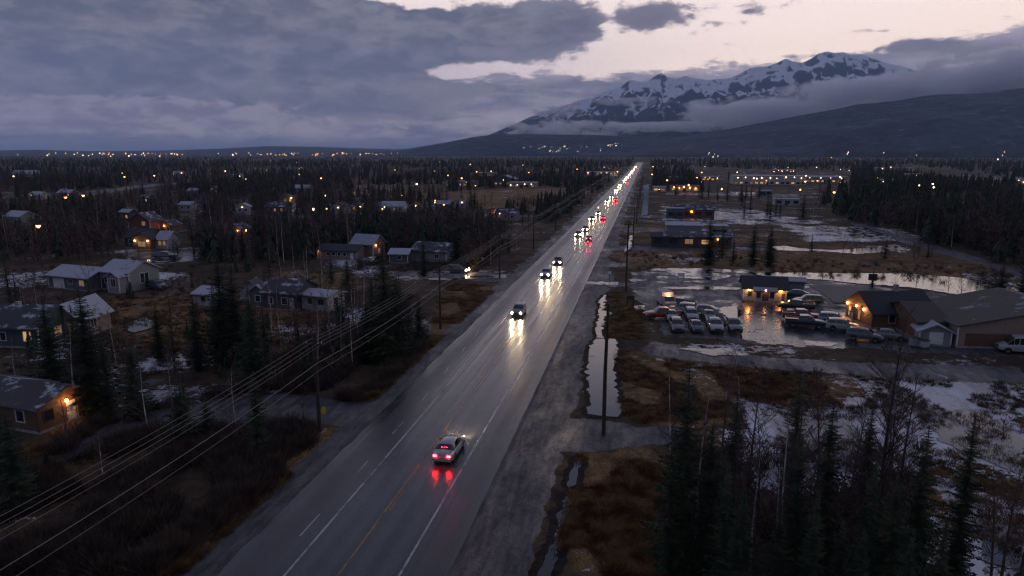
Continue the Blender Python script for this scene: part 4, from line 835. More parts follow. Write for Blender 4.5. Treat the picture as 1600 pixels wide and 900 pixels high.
# stations: (x, half width, sill z, belt z, top z, half width at the roof line); x forward
PROF = {
 'sedan': dict(L=4.8, st=[(-2.40, .74, .42, .80, .84, .66), (-2.34, .84, .30, .93, .98, .72), (-1.98, .90, .26, .98, 1.06, .74), (-1.72, .91, .24, .99, 1.09, .72), (-1.15, .92, .22, .98, 1.36, .60), (-.65, .92, .22, .97, 1.45, .59), (.1, .92, .22, .96, 1.47, .60), (.55, .92, .22, .96, 1.40, .61), (1.2, .91, .24, .95, 1.02, .72), (1.75, .90, .26, .88, .94, .70), (2.2, .84, .30, .72, .80, .64), (2.4, .70, .40, .60, .66, .54)], g=(3, 8), wb=(-1.38, 1.42), wr=.33),
 'suv': dict(L=4.7, st=[(-2.35, .80, .45, .95, 1.02, .72), (-2.30, .90, .34, 1.08, 1.18, .78), (-2.18, .93, .32, 1.10, 1.36, .76), (-1.95, .94, .30, 1.10, 1.66, .70), (-1.0, .95, .30, 1.09, 1.74, .69), (.0, .95, .30, 1.08, 1.74, .69), (.45, .95, .30, 1.07, 1.62, .70), (1.05, .94, .32, 1.06, 1.14, .76), (1.8, .92, .34, 1.0, 1.06, .74), (2.2, .87, .38, .85, .92, .68), (2.35, .75, .45, .72, .78, .60)], g=(1, 7), wb=(-1.35, 1.4), wr=.37),
 'pickup': dict(L=5.8, st=[(-2.9, .84, .55, 1.04, 1.06, .90), (-2.86, .96, .45, 1.10, 1.12, .93), (-1.2, .98, .42, 1.12, 1.14, .94), (-.98, .98, .42, 1.14, 1.18, .84), (-.86, .98, .42, 1.14, 1.78, .72), (.3, .98, .42, 1.13, 1.86, .71), (.75, .98, .42, 1.12, 1.72, .73), (1.3, .97, .42, 1.12, 1.22, .84), (2.3, .96, .44, 1.08, 1.15, .82), (2.75, .92, .48, .95, 1.0, .78), (2.9, .82, .55, .82, .86, .70)], g=(3, 7), wb=(-1.8, 1.85), wr=.41),
 'van': dict(L=5.6, st=[(-2.8, .92, .40, 1.2, 2.0, .86), (-2.74, .98, .34, 1.25, 2.2, .90), (-1.5, 1.0, .32, 1.25, 2.3, .90), (.6, 1.0, .32, 1.25, 2.3, .90), (1.15, 1.0, .32, 1.22, 2.15, .86), (1.9, .98, .34, 1.15, 1.3, .84), (2.5, .92, .38, .95, 1.05, .76), (2.8, .80, .45, .78, .84, .66)], g=(0, 5), wb=(-1.7, 1.75), wr=.37)}
def wheel_pair(root, x, hw, r):
    for s in (-1, 1):
        mb = MB(); n = 18; prof = [(hw - .24, r * .62), (hw - .24, r * .93), (hw - .20, r), (hw - .04, r), (hw, r * .93), (hw + .005, r * .64)]; b = 0
        for (yy, rr) in prof:
            for k in range(n): a_ = 2 * math.pi * k / n; mb.v.append((x + rr * math.cos(a_), s * yy, r + rr * math.sin(a_)))
        for i in range(len(prof) - 1):
            for k in range(n): mb.f.append((i * n + k, i * n + (k + 1) % n, (i + 1) * n + (k + 1) % n, (i + 1) * n + k))
        mb.f.append(tuple(range(n)))
        wh = mb.build('wheel', T_, root)
        m2 = MB(); cx = hw - .03
        m2.v = [(x, s * (cx + .02), r)] + [(x + r * .64 * math.cos(2 * math.pi * k / 10), s * (cx + (.0 if k % 2 else .025)), r + r * .64 * math.sin(2 * math.pi * k / 10)) for k in range(10)]
        m2.f = [(0, k + 1, (k + 1) % 10 + 1) for k in range(10)]; m2.build('rim', RM, wh)
def make_car(kind, col, lights=None, detail=True, spots=False, bed=None, name=None, hr=.13, trim2=None):
    """kind profile; lights None/'front'/'rear'/'both'"""
    p = PROF[kind]; st = p['st']; root = empty(name or {'sedan': 'car', 'suv': 'car', 'pickup': 'pickup_truck', 'van': 'van'}[kind])
    ring = []
    for (x, hw, zb, zl, zt, wt) in st:
        q = [(0, zb), (hw * .80, zb), (hw * .97, zb + .07), (hw, (zb + zl) * .5), (hw * .985, zl - .12), (hw * .93, zl), (wt + (hw * .93 - wt) * .12, zt - (zt - zl) * .14 if zt - zl > .2 else zt - .02), (wt * .88, zt), (0, zt + .025)]
        full = [(x, -yy, zz) for yy, zz in q] + [(x, yy, zz) for yy, zz in q[1:-1][::-1]]
        ring.append(full)
    n = len(ring[0]); v = [pt for r_ in ring for pt in r_]; f = []; gl = {'windshield': [], 'rear_window': [], 'side_window': []}
    g0, g1 = p['g']; ns = len(st)
    for i in range(ns - 1):
        for k in range(n):
            a_, b_, c_, d_ = i * n + k, i * n + (k + 1) % n, (i + 1) * n + (k + 1) % n, (i + 1) * n + k
            f.append((a_, d_, c_, b_))
            hcab = min(st[i][4] - st[i][3], st[i + 1][4] - st[i + 1][3]); hm = max(st[i][4] - st[i][3], st[i + 1][4] - st[i + 1][3])
            if g0 <= i < g1 and hm > .25:
                side = k in (5, n - 6)
                top = k in (6, 7, n - 7, n - 8)
                if side and hcab > .2 or (side and hm > .3): gl['side_window'].append((a_, d_, c_, b_))
                elif k in (6, 7, 8, n - 8, n - 7, n - 9) and hcab < .32 and hm > .3 or (top and abs(st[i][4] - st[i + 1][4]) > .22):
                    gl['windshield' if st[i][0] > 0 else 'rear_window'].append((a_, d_, c_, b_))
    f.append(tuple(range(n))); f.append(tuple((ns - 1) * n + k for k in range(n))[::-1])
    body = link('body', mesh('body', v, f, col, smooth=True), root)
    me = body.data
    try: me.set_sharp_from_angle(angle=rad(32))
    except Exception: pass
    cen = Vector((0, 0, 1.0))
    for nm, fs in gl.items():
        if not fs: continue
        mb = MB()
        for q in fs:
            pts = [Vector(v[k]) for k in q]; nn = (pts[2] - pts[0]).cross(pts[3] - pts[1]).normalized(); c0 = sum(pts, Vector()) / 4
            if nn.dot(c0 - Vector((c0.x, 0, 1.0))) < 0: nn = -nn
            sh = .90 if nm != 'side_window' else .93
            pp = [c0 + (q_ - c0) * (sh if nm == 'side_window' else .97) + nn * .012 for q_ in pts]
            if (pp[2] - pp[0]).cross(pp[3] - pp[1]).dot(nn) < 0: pp = pp[::-1]
            mb.face(pp)
        mb.build(nm, G_, root)
    hw = max(s_[1] for s_ in st); L2 = p['L'] / 2
    for x in p['wb']:
        wheel_pair(root, x, hw - .02, p['wr'])
    for x in (p['wb'] if detail else ()):
        for s in (-1, 1):
            a0 = []
            for k in range(13): a_ = math.pi * k / 12; a0.append((x + (p['wr'] + .07) * math.cos(a_), s * (hw + .004), p['wr'] + (p['wr'] + .07) * math.sin(a_)))
            MB().face(a0 if s < 0 else a0[::-1]).build('wheel_arch', TR, root)
    zf = st[-2][3] - .02; zr = st[1][3] - .16; wl = st[-2][1] * .78; wr_ = st[1][1] * .80
    for s in (-1, 1):
        on = lights in ('front', 'both'); mb = MB()
        x0 = L2 - .05
        mb.tube([(x0 - .12, s * wl, zf - .10), (x0 + .03, s * wl, zf - .11), (x0 + .07, s * wl * .98, zf - .12)], [hr, hr, hr * .5], 10)
        hl = mb.build('headlight', (H_on if detail else H_far) if on else H_off, root)
        if on and spots:
            ld = bpy.data.lights.new('headlight_beam', 'SPOT'); ld.energy = 1500; ld.color = (1, .72, .42); ld.spot_size = rad(64); ld.spot_blend = .8; ld.shadow_soft_size = .08
            lo = link('headlight_beam', ld, hl, (x0 + .16, s * wl, zf - .1)); lo.rotation_euler = (0, rad(-90 + 8), 0)
        on = lights in ('rear', 'both')
        MB().box(-L2 - .035, -L2 + .16, min(s * wr_ * .66, s * wr_ * 1.13), max(s * wr_ * .66, s * wr_ * 1.13), zr - .05, zr + .10, .015).build('tail_light', T_on if on else T_off, root)
    if detail:
        MB().box(-L2 - .07, -L2 + .12, -hw * .86, hw * .86, .34 if kind != 'pickup' else .5, .56 if kind != 'pickup' else .68, .02).build('rear_bumper', col if kind != 'pickup' else RM, root)
        MB().box(L2 - .10, L2 + .05, -hw * .84, hw * .84, .34 if kind != 'pickup' else .48, .52 if kind != 'pickup' else .68, .02).build('front_bumper', col if kind == 'sedan' else TR, root)
        MB().box(L2 - .06, L2 + .035, -hw * .42, hw * .42, zf - .22, zf - .02, .01).build('grille', TR, root)
        MB().box(-L2 - .085, -L2 - .04, -.26, .26, .66, .79).build('number_plate', PLT, root)
        wx_ = [s_ for s_ in st if s_[0] > .4][0]
        for s in (-1, 1): MB().box(wx_[0] + .05, wx_[0] + .2, min(s * (hw + .0), s * (hw + .2)), max(s * (hw + .0), s * (hw + .2)), wx_[3] + .0, wx_[3] + .17, .02).build('mirror', col, root)
        for s in (-1, 1):
            for dx_ in ((-.55, .45) if kind != 'van' else (.4,)): MB().box(dx_ - .09, dx_ + .09, min(s * hw * .975, s * (hw * .975 + .03)), max(s * hw * .975, s * (hw * .975 + .03)), wx_[3] - .18, wx_[3] - .15).build('door_handle', TR, root)
    if kind == 'pickup':
        MB().box(-2.80, -1.02, -.80, .80, 1.125, 1.172).build('truck_bed', TR if bed is None else bed, root)
        for s in (-1, 1): MB().box(-2.82, -1.0, min(s * .80, s * .93), max(s * .80, s * .93), 1.10, 1.30, .02).build('bed_side', col, root)
        MB().box(-2.90, -2.80, -.92, .92, 1.0, 1.30, .01).build('tailgate', col, root)
    if kind == 'suv' and detail:
        for s in (-1, 1): MB().tube([(-1.7, s * .58, 1.76), (-1.6, s * .58, 1.80), (.0, s * .58, 1.81), (.1, s * .58, 1.76)], .02, 5).build('roof_rail', TR, root)
    if kind == 'sedan' and detail: MB().box(-1.52, -1.46, -.28, .28, 1.18, 1.22).build('brake_light', T_on if lights in ('rear', 'both') else T_off, root)
    return root
NORTH = rad(90); SOUTH = rad(-90)
def put(r_, x, y, rz, label, cat, group=None, z=.035): r_.location = (x, y, z); r_.rotation_euler = (0, 0, rz); tag(r_, label, cat, group); return r_
GR = 'cars driving on the wet highway'
c = W(708, 727); put(make_car('sedan', paint('light_silver_paint', (.34, .345, .36), .4), 'both', spots=True, hr=.10), -16.15, c.y + 2.2, NORTH, 'silver sedan driving away with red tail lights, nearest on the highway', 'car', GR)
def YR(py): return W(1012, py).y
traffic = [(505, -19.7, 'suv', 'silver', 'front', 'pale grey SUV with headlights on, nearest oncoming car'), (440, -20.3, 'suv', 'white', 'front', 'white car coming on beside the red car'),
           (419, -19.9, 'suv', 'maroon', 'front', 'dark red SUV with glowing lights behind the white oncoming car')]
for py, x, k, c_, l, lab in traffic: put(make_car(k, P_[c_], l, spots=True, hr=.15 if py > 480 else .18), x, YR(py) + 2, SOUTH, lab, 'car', GR)
proto_f = make_car('suv', P_['grey'], 'front', detail=False, hr=.24); proto_r = make_car('sedan', P_['maroon'], 'rear', detail=False)
far_t = [(373, -20.5, 0, 'left car of the first distant oncoming pair'), (364, -19.6, 0, 'right car of the first distant oncoming pair'), (379, -16.4, 1, 'dark red car with tail lights level with the oncoming pair'), (347, -20.3, 0, 'oncoming car just behind the first distant pair'), (338, -19.5, 0, 'second oncoming car behind the first distant pair'),
         (345, -16.2, 1, 'dark car heading away beside the second distant pair'), (318, -20.0, 0, 'front car of the middle distance oncoming couple'), (311, -19.5, 0, 'rear car of the middle distance oncoming couple'), (315, -16.0, 1, 'car heading away far up the road beside the couple'),
         (300, -20.0, 0, None), (295, -19.6, 0, None), (291, -20.3, 0, None), (288, -15.9, 1, None), (284, -19.8, 0, None), (281, -20.1, 0, None), (278, -20, 0, None), (275, -19.5, 0, None), (272.5, -20, 0, None), (271, -19.6, 0, None), (269, -19.8, 0, None), (267, -20, 0, None), (265.5, -19.5, 0, None), (264, -16, 1, None), (262.5, -20, 0, None), (261, -19.8, 0, None)]
used = set()
for py, x, k, lab in far_t:
    pr = proto_r if k else proto_f; o = pr if k not in used else copy_tree(pr); used.add(k)
    put(o, x, YR(py) + 2, NORTH if k else SOUTH, lab or ('far red tail lights in the glowing queue at the vanishing point' if k else 'far headlights in the glowing queue at the vanishing point'), 'car', GR if lab else ('tail lights in the far queue' if k else 'headlights in the far queue'))
# parked in the lot
GP = 'cars parked in the lot by the office'
def park(px, py, rz, kind, col, lab, **kw):
    c = W(px, py); return put(make_car(kind, P_[col], None, **kw), c.x, c.y, rz, lab, 'pickup' if kind == 'pickup' else ('van' if kind == 'van' else 'car'), GP, .07)
S_ = SOUTH + rad(4)
for px, col, k, lab in [(1057, 'silver', 'suv', 'silver SUV, first from the left in the front parked row'), (1087, 'grey', 'sedan', 'grey sedan, second from the left in the front parked row'), (1116, 'white', 'pickup', 'white topped pickup, third from the left in the front parked row'), (1145, 'silver', 'pickup', 'pickup with dark nose at the right end of the front parked row')]: park(px, 516, S_, k, col, lab)
for px, col, k, lab in [(1049, 'white', 'sedan', 'white car behind the silver SUV of the front row'), (1080, 'white', 'suv', 'white SUV behind the grey sedan of the front row'), (1107, 'silver', 'sedan', 'silver car behind the white topped pickup')]: park(px, 499, S_, k, col, lab)
park(1066, 489, rad(172), 'suv', 'white', 'pale blue white SUV parked broadside beside the maroon pickup'); park(1099, 490, rad(168), 'sedan', 'white', 'white sedan parked broadside at the right of the pale SUV')
park(1034, 498, rad(200), 'pickup', 'maroon', 'maroon pickup with its bed full, left edge of the parked group'); park(1060, 482, rad(178), 'pickup', 'black', 'black pickup with red trim behind the pale SUV')
park(1243, 485, rad(176), 'pickup', 'black', 'black crew pickup parked just right of the office'); park(1262, 476, rad(184), 'suv', 'grey', 'dark grey SUV half hidden behind the black crew pickup')
park(1258, 511, rad(-8), 'pickup', 'black', 'black pickup with orange tail, nose toward the white SUV', bed=P_['orange']); park(1252, 501, rad(-6), 'pickup', 'maroon', 'maroon pickup behind the orange tailed black one')
park(1316, 516, rad(-10), 'suv', 'white', 'white SUV parked before the lodge porch'); park(1303, 506, rad(-14), 'suv', 'white', 'second white SUV tucked behind the one at the porch')
park(1351, 532, rad(-22), 'suv', 'grey', 'dark grey hatchback facing left under the bare tree'); park(1388, 530, rad(-14), 'sedan', 'silver', 'silver grey car nose in by the lodge windows')
park(1595, 552, rad(172), 'van', 'white', 'white van at the right frame edge before the hall'); park(1243, 465, rad(170), 'sedan', 'blue', 'blue sedan behind the office beside the grass')
# tow truck with beacon
def box_truck(px, py, rz, lab):
    c = W(px, py); r_ = empty('utility_truck'); put(r_, c.x, c.y, rz, lab, 'truck', GP, .07)
    MB().box(-3, 1.0, -1.05, 1.05, .75, 2.7, .04).build('cargo_box', M['white'], r_)
    mb = MB(); prof = [(1.05, .5), (2.9, .5), (2.95, 1.25), (2.2, 1.4), (1.75, 2.15), (1.05, 2.2)]
    for s in (-1, 1): mb.face([(x, s * .98, z) for x, z in (prof if s < 0 else prof[::-1])])
    for i in range(len(prof)): a_, b_ = prof[i], prof[(i + 1) % len(prof)]; mb.face([(a_[0], -.98, a_[1]), (a_[0], .98, a_[1]), (b_[0], .98, b_[1]), (b_[0], -.98, b_[1])])
    mb.build('cab', P_['white'], r_); MB().face([(2.21, -.85, 1.44), (2.21, .85, 1.44), (1.80, .82, 2.1), (1.80, -.82, 2.1)]).build('windshield', G_, r_)
    MB().box(-3, 2.8, -.4, .4, .4, .72).build('chassis', TR, r_)
    for x in (-1.9, 2.1): wheel_pair(r_, x, 1.0, .42)
    b = MB().tube([(1.35, 0, 2.2), (1.35, 0, 2.35), (1.35, 0, 2.45)], [.17, .17, .08], 8).build('beacon', AMB, r_)
    ld = bpy.data.lights.new('lamp_light', 'POINT'); ld.energy = 50; ld.color = (1, .45, .12); ld.shadow_soft_size = .1; link('lamp_light', ld, b, (1.6, 0, 2.8)); return r_
box_truck(1040, 480, rad(-75), 'white box truck with glowing amber beacon behind the maroon pickup')
put(make_car('suv', P_['white'], None, detail=False), W(1012, 300).x + 18, W(1012, 300).y, rad(20), 'white SUV parked beside the far orange lit diner', 'car')

c = W(716, 426); put(copy_tree(proto_f), c.x, c.y, rad(-10), 'car with both headlights on waiting on the snowy side road', 'car', None, .03)
for px, py, k, col, a_, lab in [(740, 408, 'sedan', 'white', 30, 'white car parked beside the grey blue house'), (585, 412, 'suv', 'grey', 70, 'dark car parked before the steep roofed rose house'), (258, 404, 'pickup', 'grey', 10, 'pickup parked right of the lamp lit porch'), (245, 452, 'suv', 'blue', -20, 'dark car half in snow right of the large blue grey house')]:
    c = W(px, py); put(make_car(k, P_[col], None), c.x, c.y, rad(a_), lab, 'pickup' if k == 'pickup' else 'car', None, .03)
# ------------------------------------------------------------------ vegetation
def leafmat(name, a, b_, sc=1.2, tr=0):
    m = mat(name, a, .8, spec=.15); t = m.node_tree; b = t.nodes['Principled BSDF']
    oi = t.nodes.new('ShaderNodeObjectInfo'); geo = t.nodes.new('ShaderNodeNewGeometry')
    n = nz(t, geo.outputs['Position'], sc, 3, .6); r_ = X_(t, oi.outputs['Random'])
    t.links.new(scl(t, mix(t, n.step(.35, .65), a, b_), r_ * .6 + .7), b.inputs['Base Color']); return m
M_spr = leafmat('spruce_needles', (.018, .027, .019), (.048, .062, .036)); M_bark = leafmat('spruce_bark', (.035, .026, .02), (.07, .055, .045), 6)
M_birch = leafmat('birch_bark', (.20, .185, .175), (.48, .45, .42), 2.5); M_twig = leafmat('bare_twigs', (.055, .037, .035), (.125, .085, .080)); M_alder = leafmat('grey_bark', (.05, .043, .04), (.10, .085, .08), 3)
M_brush = leafmat('brush_twigs', (.045, .033, .030), (.13, .092, .072), .8); M_dry = leafmat('dry_grass', (.09, .050, .022), (.28, .17, .075), .5)
def tri_mesh(name, V, mats, mi=None):
    V = np.asarray(V, np.float32).reshape(-1, 3); return mesh(name, V, np.arange(len(V), dtype=np.int32).reshape(-1, 3), mats, mi)
def spruce_tris(h, R, dens, rng, k_seg=5, z0=.05, sparse=0.0):
    T = []; z = z0 * h; ph = rng.uniform(0, 6)
    while z < h * .99:
        u = z / h; Lm = R * ((1 - u) ** .80) * (.55 + .45 * min(1, u / .22)) + .12
        nb = max(3, int(rng.uniform(5, 8) * (0.55 + .45 * (1 - u)) * min(1.3, dens)))
        gap = rng.random() < sparse
        for b in range(nb):
            if rng.random() < .12 + (0.5 if gap else 0): continue
            a = ph + 2 * math.pi * b / nb + rng.uniform(-.35, .35); L = Lm * rng.uniform(.55, 1.25); ca, sa = math.cos(a), math.sin(a)
            dr = rng.uniform(.18, .45) * L * (1 - u * .6); p0 = None
            for k in range(k_seg + 1):
                t = k / k_seg; r_ = L * t; zz = z - dr * (t ** .8) + .22 * L * t ** 3 * .8; p = (ca * r_, sa * r_, zz)
                if p0 is not None:
                    w = (.34 * L * (1 - t) + .10 * L + .06) * rng.uniform(.7, 1.25)
                    for s in (-1, 1):
                        q = (p0[0] * .4 + p[0] * .6 + ca * w * .45 - s * sa * w, p0[1] * .4 + p[1] * .6 + sa * w * .45 + s * ca * w, zz - rng.uniform(.15, .55) * w)
                        T += [p0, p, q]
                    q = ((p0[0] + p[0]) / 2, (p0[1] + p[1]) / 2, zz - w * rng.uniform(.5, .95)); T += [p0, q, p]
                p0 = p
            # tip tuft
            T += [(p0[0] - ca * .12 * L, p0[1] - sa * .12 * L, p0[2]), (p0[0] + ca * .16 * L + sa * .05, p0[1] + sa * .16 * L - ca * .05, p0[2] - .05 * L), (p0[0], p0[1], p0[2] - .16 * L)]
        ph += 1.1; z += (h * .026 + .10) / dens * rng.uniform(.75, 1.25) * (1 - .35 * u)
    T += [(-.06, 0, h * .93), (.06, 0, h * .93), (0, 0, h * 1.02), (0, -.06, h * .93), (0, .06, h * .93), (0, 0, h * 1.02)]
    return T
def tube_tris(T, pts, r0, r1, n=4):
    pts = [np.array(p, float) for p in pts]; prev = None; m_ = len(pts)
    for i, p in enumerate(pts):
        d = pts[min(i + 1, m_ - 1)] - pts[max(i - 1, 0)]; d /= (np.linalg.norm(d) + 1e-9)
        a = np.cross(d, (0, 0, 1) if abs(d[2]) < .9 else (1, 0, 0)); a /= np.linalg.norm(a); b = np.cross(d, a); r_ = r0 + (r1 - r0) * i / (m_ - 1)
        ring = [p + (a * math.cos(6.2832 * k / n) + b * math.sin(6.2832 * k / n)) * r_ for k in range(n)]
        if prev is not None:
            for k in range(n): T += [tuple(prev[k]), tuple(prev[(k + 1) % n]), tuple(ring[k]), tuple(prev[(k + 1) % n]), tuple(ring[(k + 1) % n]), tuple(ring[k])]
        prev = ring
def bare_tris(h, rng, nl, ns, nt_, spread=.28, first=.25, wig=.03, tw=.012):
    """returns trunk tris, limb+twig tris"""
    TT = []; LT = []; lean = (rng.uniform(-.05, .05) * h, rng.uniform(-.05, .05) * h)
    def tp(u): return np.array([lean[0] * u * u + math.sin(u * 5 + h) * wig * h * .25, lean[1] * u * u + math.cos(u * 4) * wig * h * .2, h * u])
    r0 = .0085 * h + .02; tube_tris(TT, [tp(u) for u in np.linspace(0, 1, 9)], r0, .012, 6)
    for i in range(nl):
        u = first + (1 - first) * (i + rng.random()) / nl * .97; p = tp(u); a = rng.uniform(0, 6.28); L = h * spread * (1.15 - u) * rng.uniform(.6, 1.2) + .3
        up = rng.uniform(.55, 1.2); d = np.array([math.cos(a), math.sin(a), up]); d /= np.linalg.norm(d); pts = [p]
        for k in range(4): d = d + np.array([rng.uniform(-.12, .12), rng.uniform(-.12, .12), .10]); d /= np.linalg.norm(d); pts.append(pts[-1] + d * L / 4)
        tube_tris(LT, pts, max(.012, r0 * (1 - u) * .55), tw * .7, 3)
        for j in range(ns):
            v = rng.uniform(.2, 1); q = pts[min(3, int(v * 4))] + (pts[min(4, int(v * 4) + 1)] - pts[min(3, int(v * 4))]) * ((v * 4) % 1); a2 = rng.uniform(0, 6.28)
            d2 = d * .6 + np.array([math.cos(a2), math.sin(a2), rng.uniform(-.1, .7)]) * .7; d2 /= np.linalg.norm(d2); L2 = L * rng.uniform(.22, .5) * (1.2 - v * .5); e = q + d2 * L2 + np.array([0, 0, .06 * L2]); m_ = (q + e) / 2 + np.array([rng.uniform(-.05, .05), rng.uniform(-.05, .05), 0]) * L2
            tube_tris(LT, [q, m_, e], tw * .8, tw * .45, 3)
            for k in range(nt_):
                w_ = rng.uniform(.2, 1); s_ = q + (e - q) * w_; a3 = rng.uniform(0, 6.28); d3 = d2 * .7 + np.array([math.cos(a3), math.sin(a3), rng.uniform(-.2, .6)]) * .6; d3 /= np.linalg.norm(d3)
                L3 = L2 * rng.uniform(.3, .6); pr = np.cross(d3, (.3, .5, .8)); pr /= np.linalg.norm(pr) + 1e-9; tw_ = tw * .55
                LT += [tuple(s_ - pr * tw_), tuple(s_ + pr * tw_), tuple(s_ + d3 * L3)]
    return TT, LT
def make_spruce(h, R, dens, seed, ks=5, z0=.05, sparse=0.):
    rng = random.Random(seed); cr = tri_mesh('crown', spruce_tris(h, R, dens, rng, ks, z0, sparse), M_spr); TT = []
    tube_tris(TT, [(0, 0, -.2), (0, 0, h * .5), (0, 0, h * .98)], .012 * h + .03, .02, 6); return cr, tri_mesh('trunk', TT, M_bark)
def make_bare(h, seed, nl, ns, nt_, bark, **kw):
    kw.setdefault('tw', .017)
    rng = random.Random(seed); a, b = bare_tris(h, rng, nl, ns, nt_, **kw); return tri_mesh('crown', b, M_twig), tri_mesh('trunk', a, bark)
SP_HI = [make_spruce(14, 2.1, 1.55, 1, 7, .03), make_spruce(14, 1.7, 1.6, 2, 7, .03, .12), make_spruce(14, 2.5, 1.5, 3, 7, .02), make_spruce(14, 1.35, 1.5, 4, 6, .05, .2)]
SP_MID = [make_spruce(14, r_, 1.0, 10 + i, 4, .05, .12) for i, r_ in enumerate((1.5, 1.9, 2.3, 1.3, 1.7, 2.6))]
BA_HI = [make_bare(15, 21, 30, 8, 5, M_birch, spread=.26), make_bare(15, 22, 34, 8, 5, M_alder, spread=.22, first=.3), make_bare(15, 23, 26, 9, 5, M_alder, spread=.30, first=.35), make_bare(15, 24, 24, 7, 5, M_birch, spread=.2, first=.45)]
BA_MID = [make_bare(11, 30 + i, 17, 6, 3, (M_birch, M_alder, M_birch, M_alder)[i % 4], spread=.30 + .03 * i, first=.15, tw=.02) for i in range(6)]
def plant(kind, px, pyb, h, label, group, hi=False, k=None, rz=None, parts=True, wx_=None):
    r_ = random.Random(int(px * 13 + pyb * 7)); c = Vector((*wx_, 0)) if wx_ else W(px, pyb)
    lib = {('s', True): SP_HI, ('s', False): SP_MID, ('b', True): BA_HI, ('b', False): BA_MID}[(kind, hi)]; base_h = {('s', True): 14, ('s', False): 14, ('b', True): 15, ('b', False): 11}[(kind, hi)]
    k = r_.randrange(len(lib)) if k is None else k; cr, tk = lib[k % len(lib)]; s = h / base_h
    name = 'spruce_tree' if kind == 's' else 'birch_tree'; sx = s ** .8 * r_.uniform(.95, 1.15) * ((.82 if px > 1000 and hi and pyb > 800 else 1.22) if kind == 's' else 1.0)
    root = empty(name, (c.x, c.y, 0), r_.uniform(0, 6.28) if rz is None else rz); root.scale = (sx, sx, s); tag(root, label, 'spruce tree' if kind == 's' else 'birch tree', group)
    link('trunk', tk, root); link('crown', cr, root); return root
def H(yt, yb): return (yb - yt) / (yb - 238) * 26
# spruces one can single out: (x, top row, base row, label)
hi_spruce = [
 (1062, 552, 884, 2, 'tall spire spruce nearest the highway in the lower right'), (1100, 640, 905, 0, 'broad spruce right behind the spire spruce at lower right'), (1278, 600, 900, 0, 'shaggy spruce before the ice field, left of the tall bare tree'), (1232, 655, 930, 1, 'narrow spruce among birch stems left of the shaggy one'),
 (1420, 640, 930, 2, 'wide dark spruce in the middle of the lower right clump'), (1490, 626, 905, 1, 'open branched spruce standing against the icy field'), (1345, 690, 950, 0, 'short thick spruce under the tall bare tree'), (1380, 720, 960, 2, 'low spruce in front of the wide dark one'),
 (1150, 740, 960, 2, 'dark spruce low between the pale birch stems and the clump'), (1205, 760, 990, 0, 'dense low spruce at the bottom edge beside the birch pair'), (1300, 790, 1010, 2, 'bottom edge spruce left in the clump'), (1455, 790, 1000, 0, 'bottom edge spruce below the open branched one'), (1125, 700, 935, 1, 'thin spruce just right of the broad roadside one'),
 (1260, 740, 975, 1, 'bushy spruce half hidden behind birch stems'), (1330, 800, 1030, 0, 'lowest spruce in the middle of the bottom edge clump'), (1405, 800, 1020, 1, 'lowest spruce right of the clump middle'), (1040, 650, 900, 3, 'skinny spruce on the highway side of the clump'),
 (85, 455, 612, 0, 'big spruce before the tan house with white roof'), (146, 442, 645, 2, 'widest spruce at left, right of the tan house'), (128, 468, 628, 1, 'spruce pressed against the widest left one'), (172, 500, 650, 3, 'slim spruce right of the widest left one'), (215, 525, 655, 0, 'medium spruce before the meadow with the snow patch'),
 (310, 455, 578, 1, 'lone spruce beside the pale blue shed'), (352, 395, 566, 0, 'tallest of the paired spruces left of the dark blue house'), (372, 415, 572, 2, 'right one of the paired spruces beside the dark blue house'), (340, 440, 560, 3, 'slim spruce at the left of the pair'), (398, 440, 600, 0, 'full spruce hiding the left end of the dark blue house'),
 (604, 376, 566, 0, 'tallest spruce of the dense row left of the highway'), (585, 425, 558, 1, 'left spruce of the dense row by the highway'), (622, 430, 560, 2, 'short broad spruce right of the tallest in the row'), (655, 455, 536, 0, 'rounded spruce at the right end of the dense row'), (640, 470, 545, 3, 'thin spruce inside the dense row'), (575, 470, 566, 2, 'bushy spruce at the left foot of the dense row'),
 (662, 368, 432, 1, 'spruce before the grey blue house and snowy road'), (713, 345, 414, 0, 'dark spruce right of the grey blue house'), (480, 520, 610, 1, 'young spruce under the wires at left'), (405, 570, 712, 1, 'tall spruce hugging the near wooden pole'), (30, 630, 800, 2, 'dark spruce cut by the left edge near the lit cabin'), (5, 600, 760, 0, 'spruce at the very left edge before the cabin'),
 (290, 580, 650, 3, 'small spruce beside the thin pale birch'), (75, 700, 740, 2, 'tiny spruce in the grass below the cabin'), (250, 470, 560, 1, 'spruce at the far edge of the meadow'), (415, 470, 560, 3, 'slim spruce before the white mobile home'), (437, 318, 352, 1, 'spruce at the dark house in the far row'),
 (1107, 338, 414, 0, 'dark spruce left of the pond behind the lot'), (1176, 344, 414, 1, 'middle spruce of three behind the lot'), (1202, 350, 416, 0, 'right spruce of three behind the lot'), (1145, 368, 412, 3, 'shorter spruce left of the middle one behind the lot'), (1128, 350, 402, 1, 'spruce close behind the ribbed workshop'), (1558, 408, 492, 2, 'wide spruce on the near bank of the pond'), (1540, 440, 478, 0, 'small spruce beside the wide bank spruce'), (1363, 418, 450, 3, 'small spruce behind the dark square sign'),
 (1600, 395, 470, 0, 'spruce at the right edge by the pond end'), (816, 320, 352, 0, 'left spruce by the highway wires'), (826, 322, 352, 1, 'right spruce by the highway wires'), (852, 312, 348, 0, 'dense spruce left of the far poles'), (862, 314, 348, 2, 'second dense spruce beside the far poles')]
for x, yt, yb, k, lab in hi_spruce: plant('s', x, yb, H(yt, yb), lab, None, yb > 405, k)
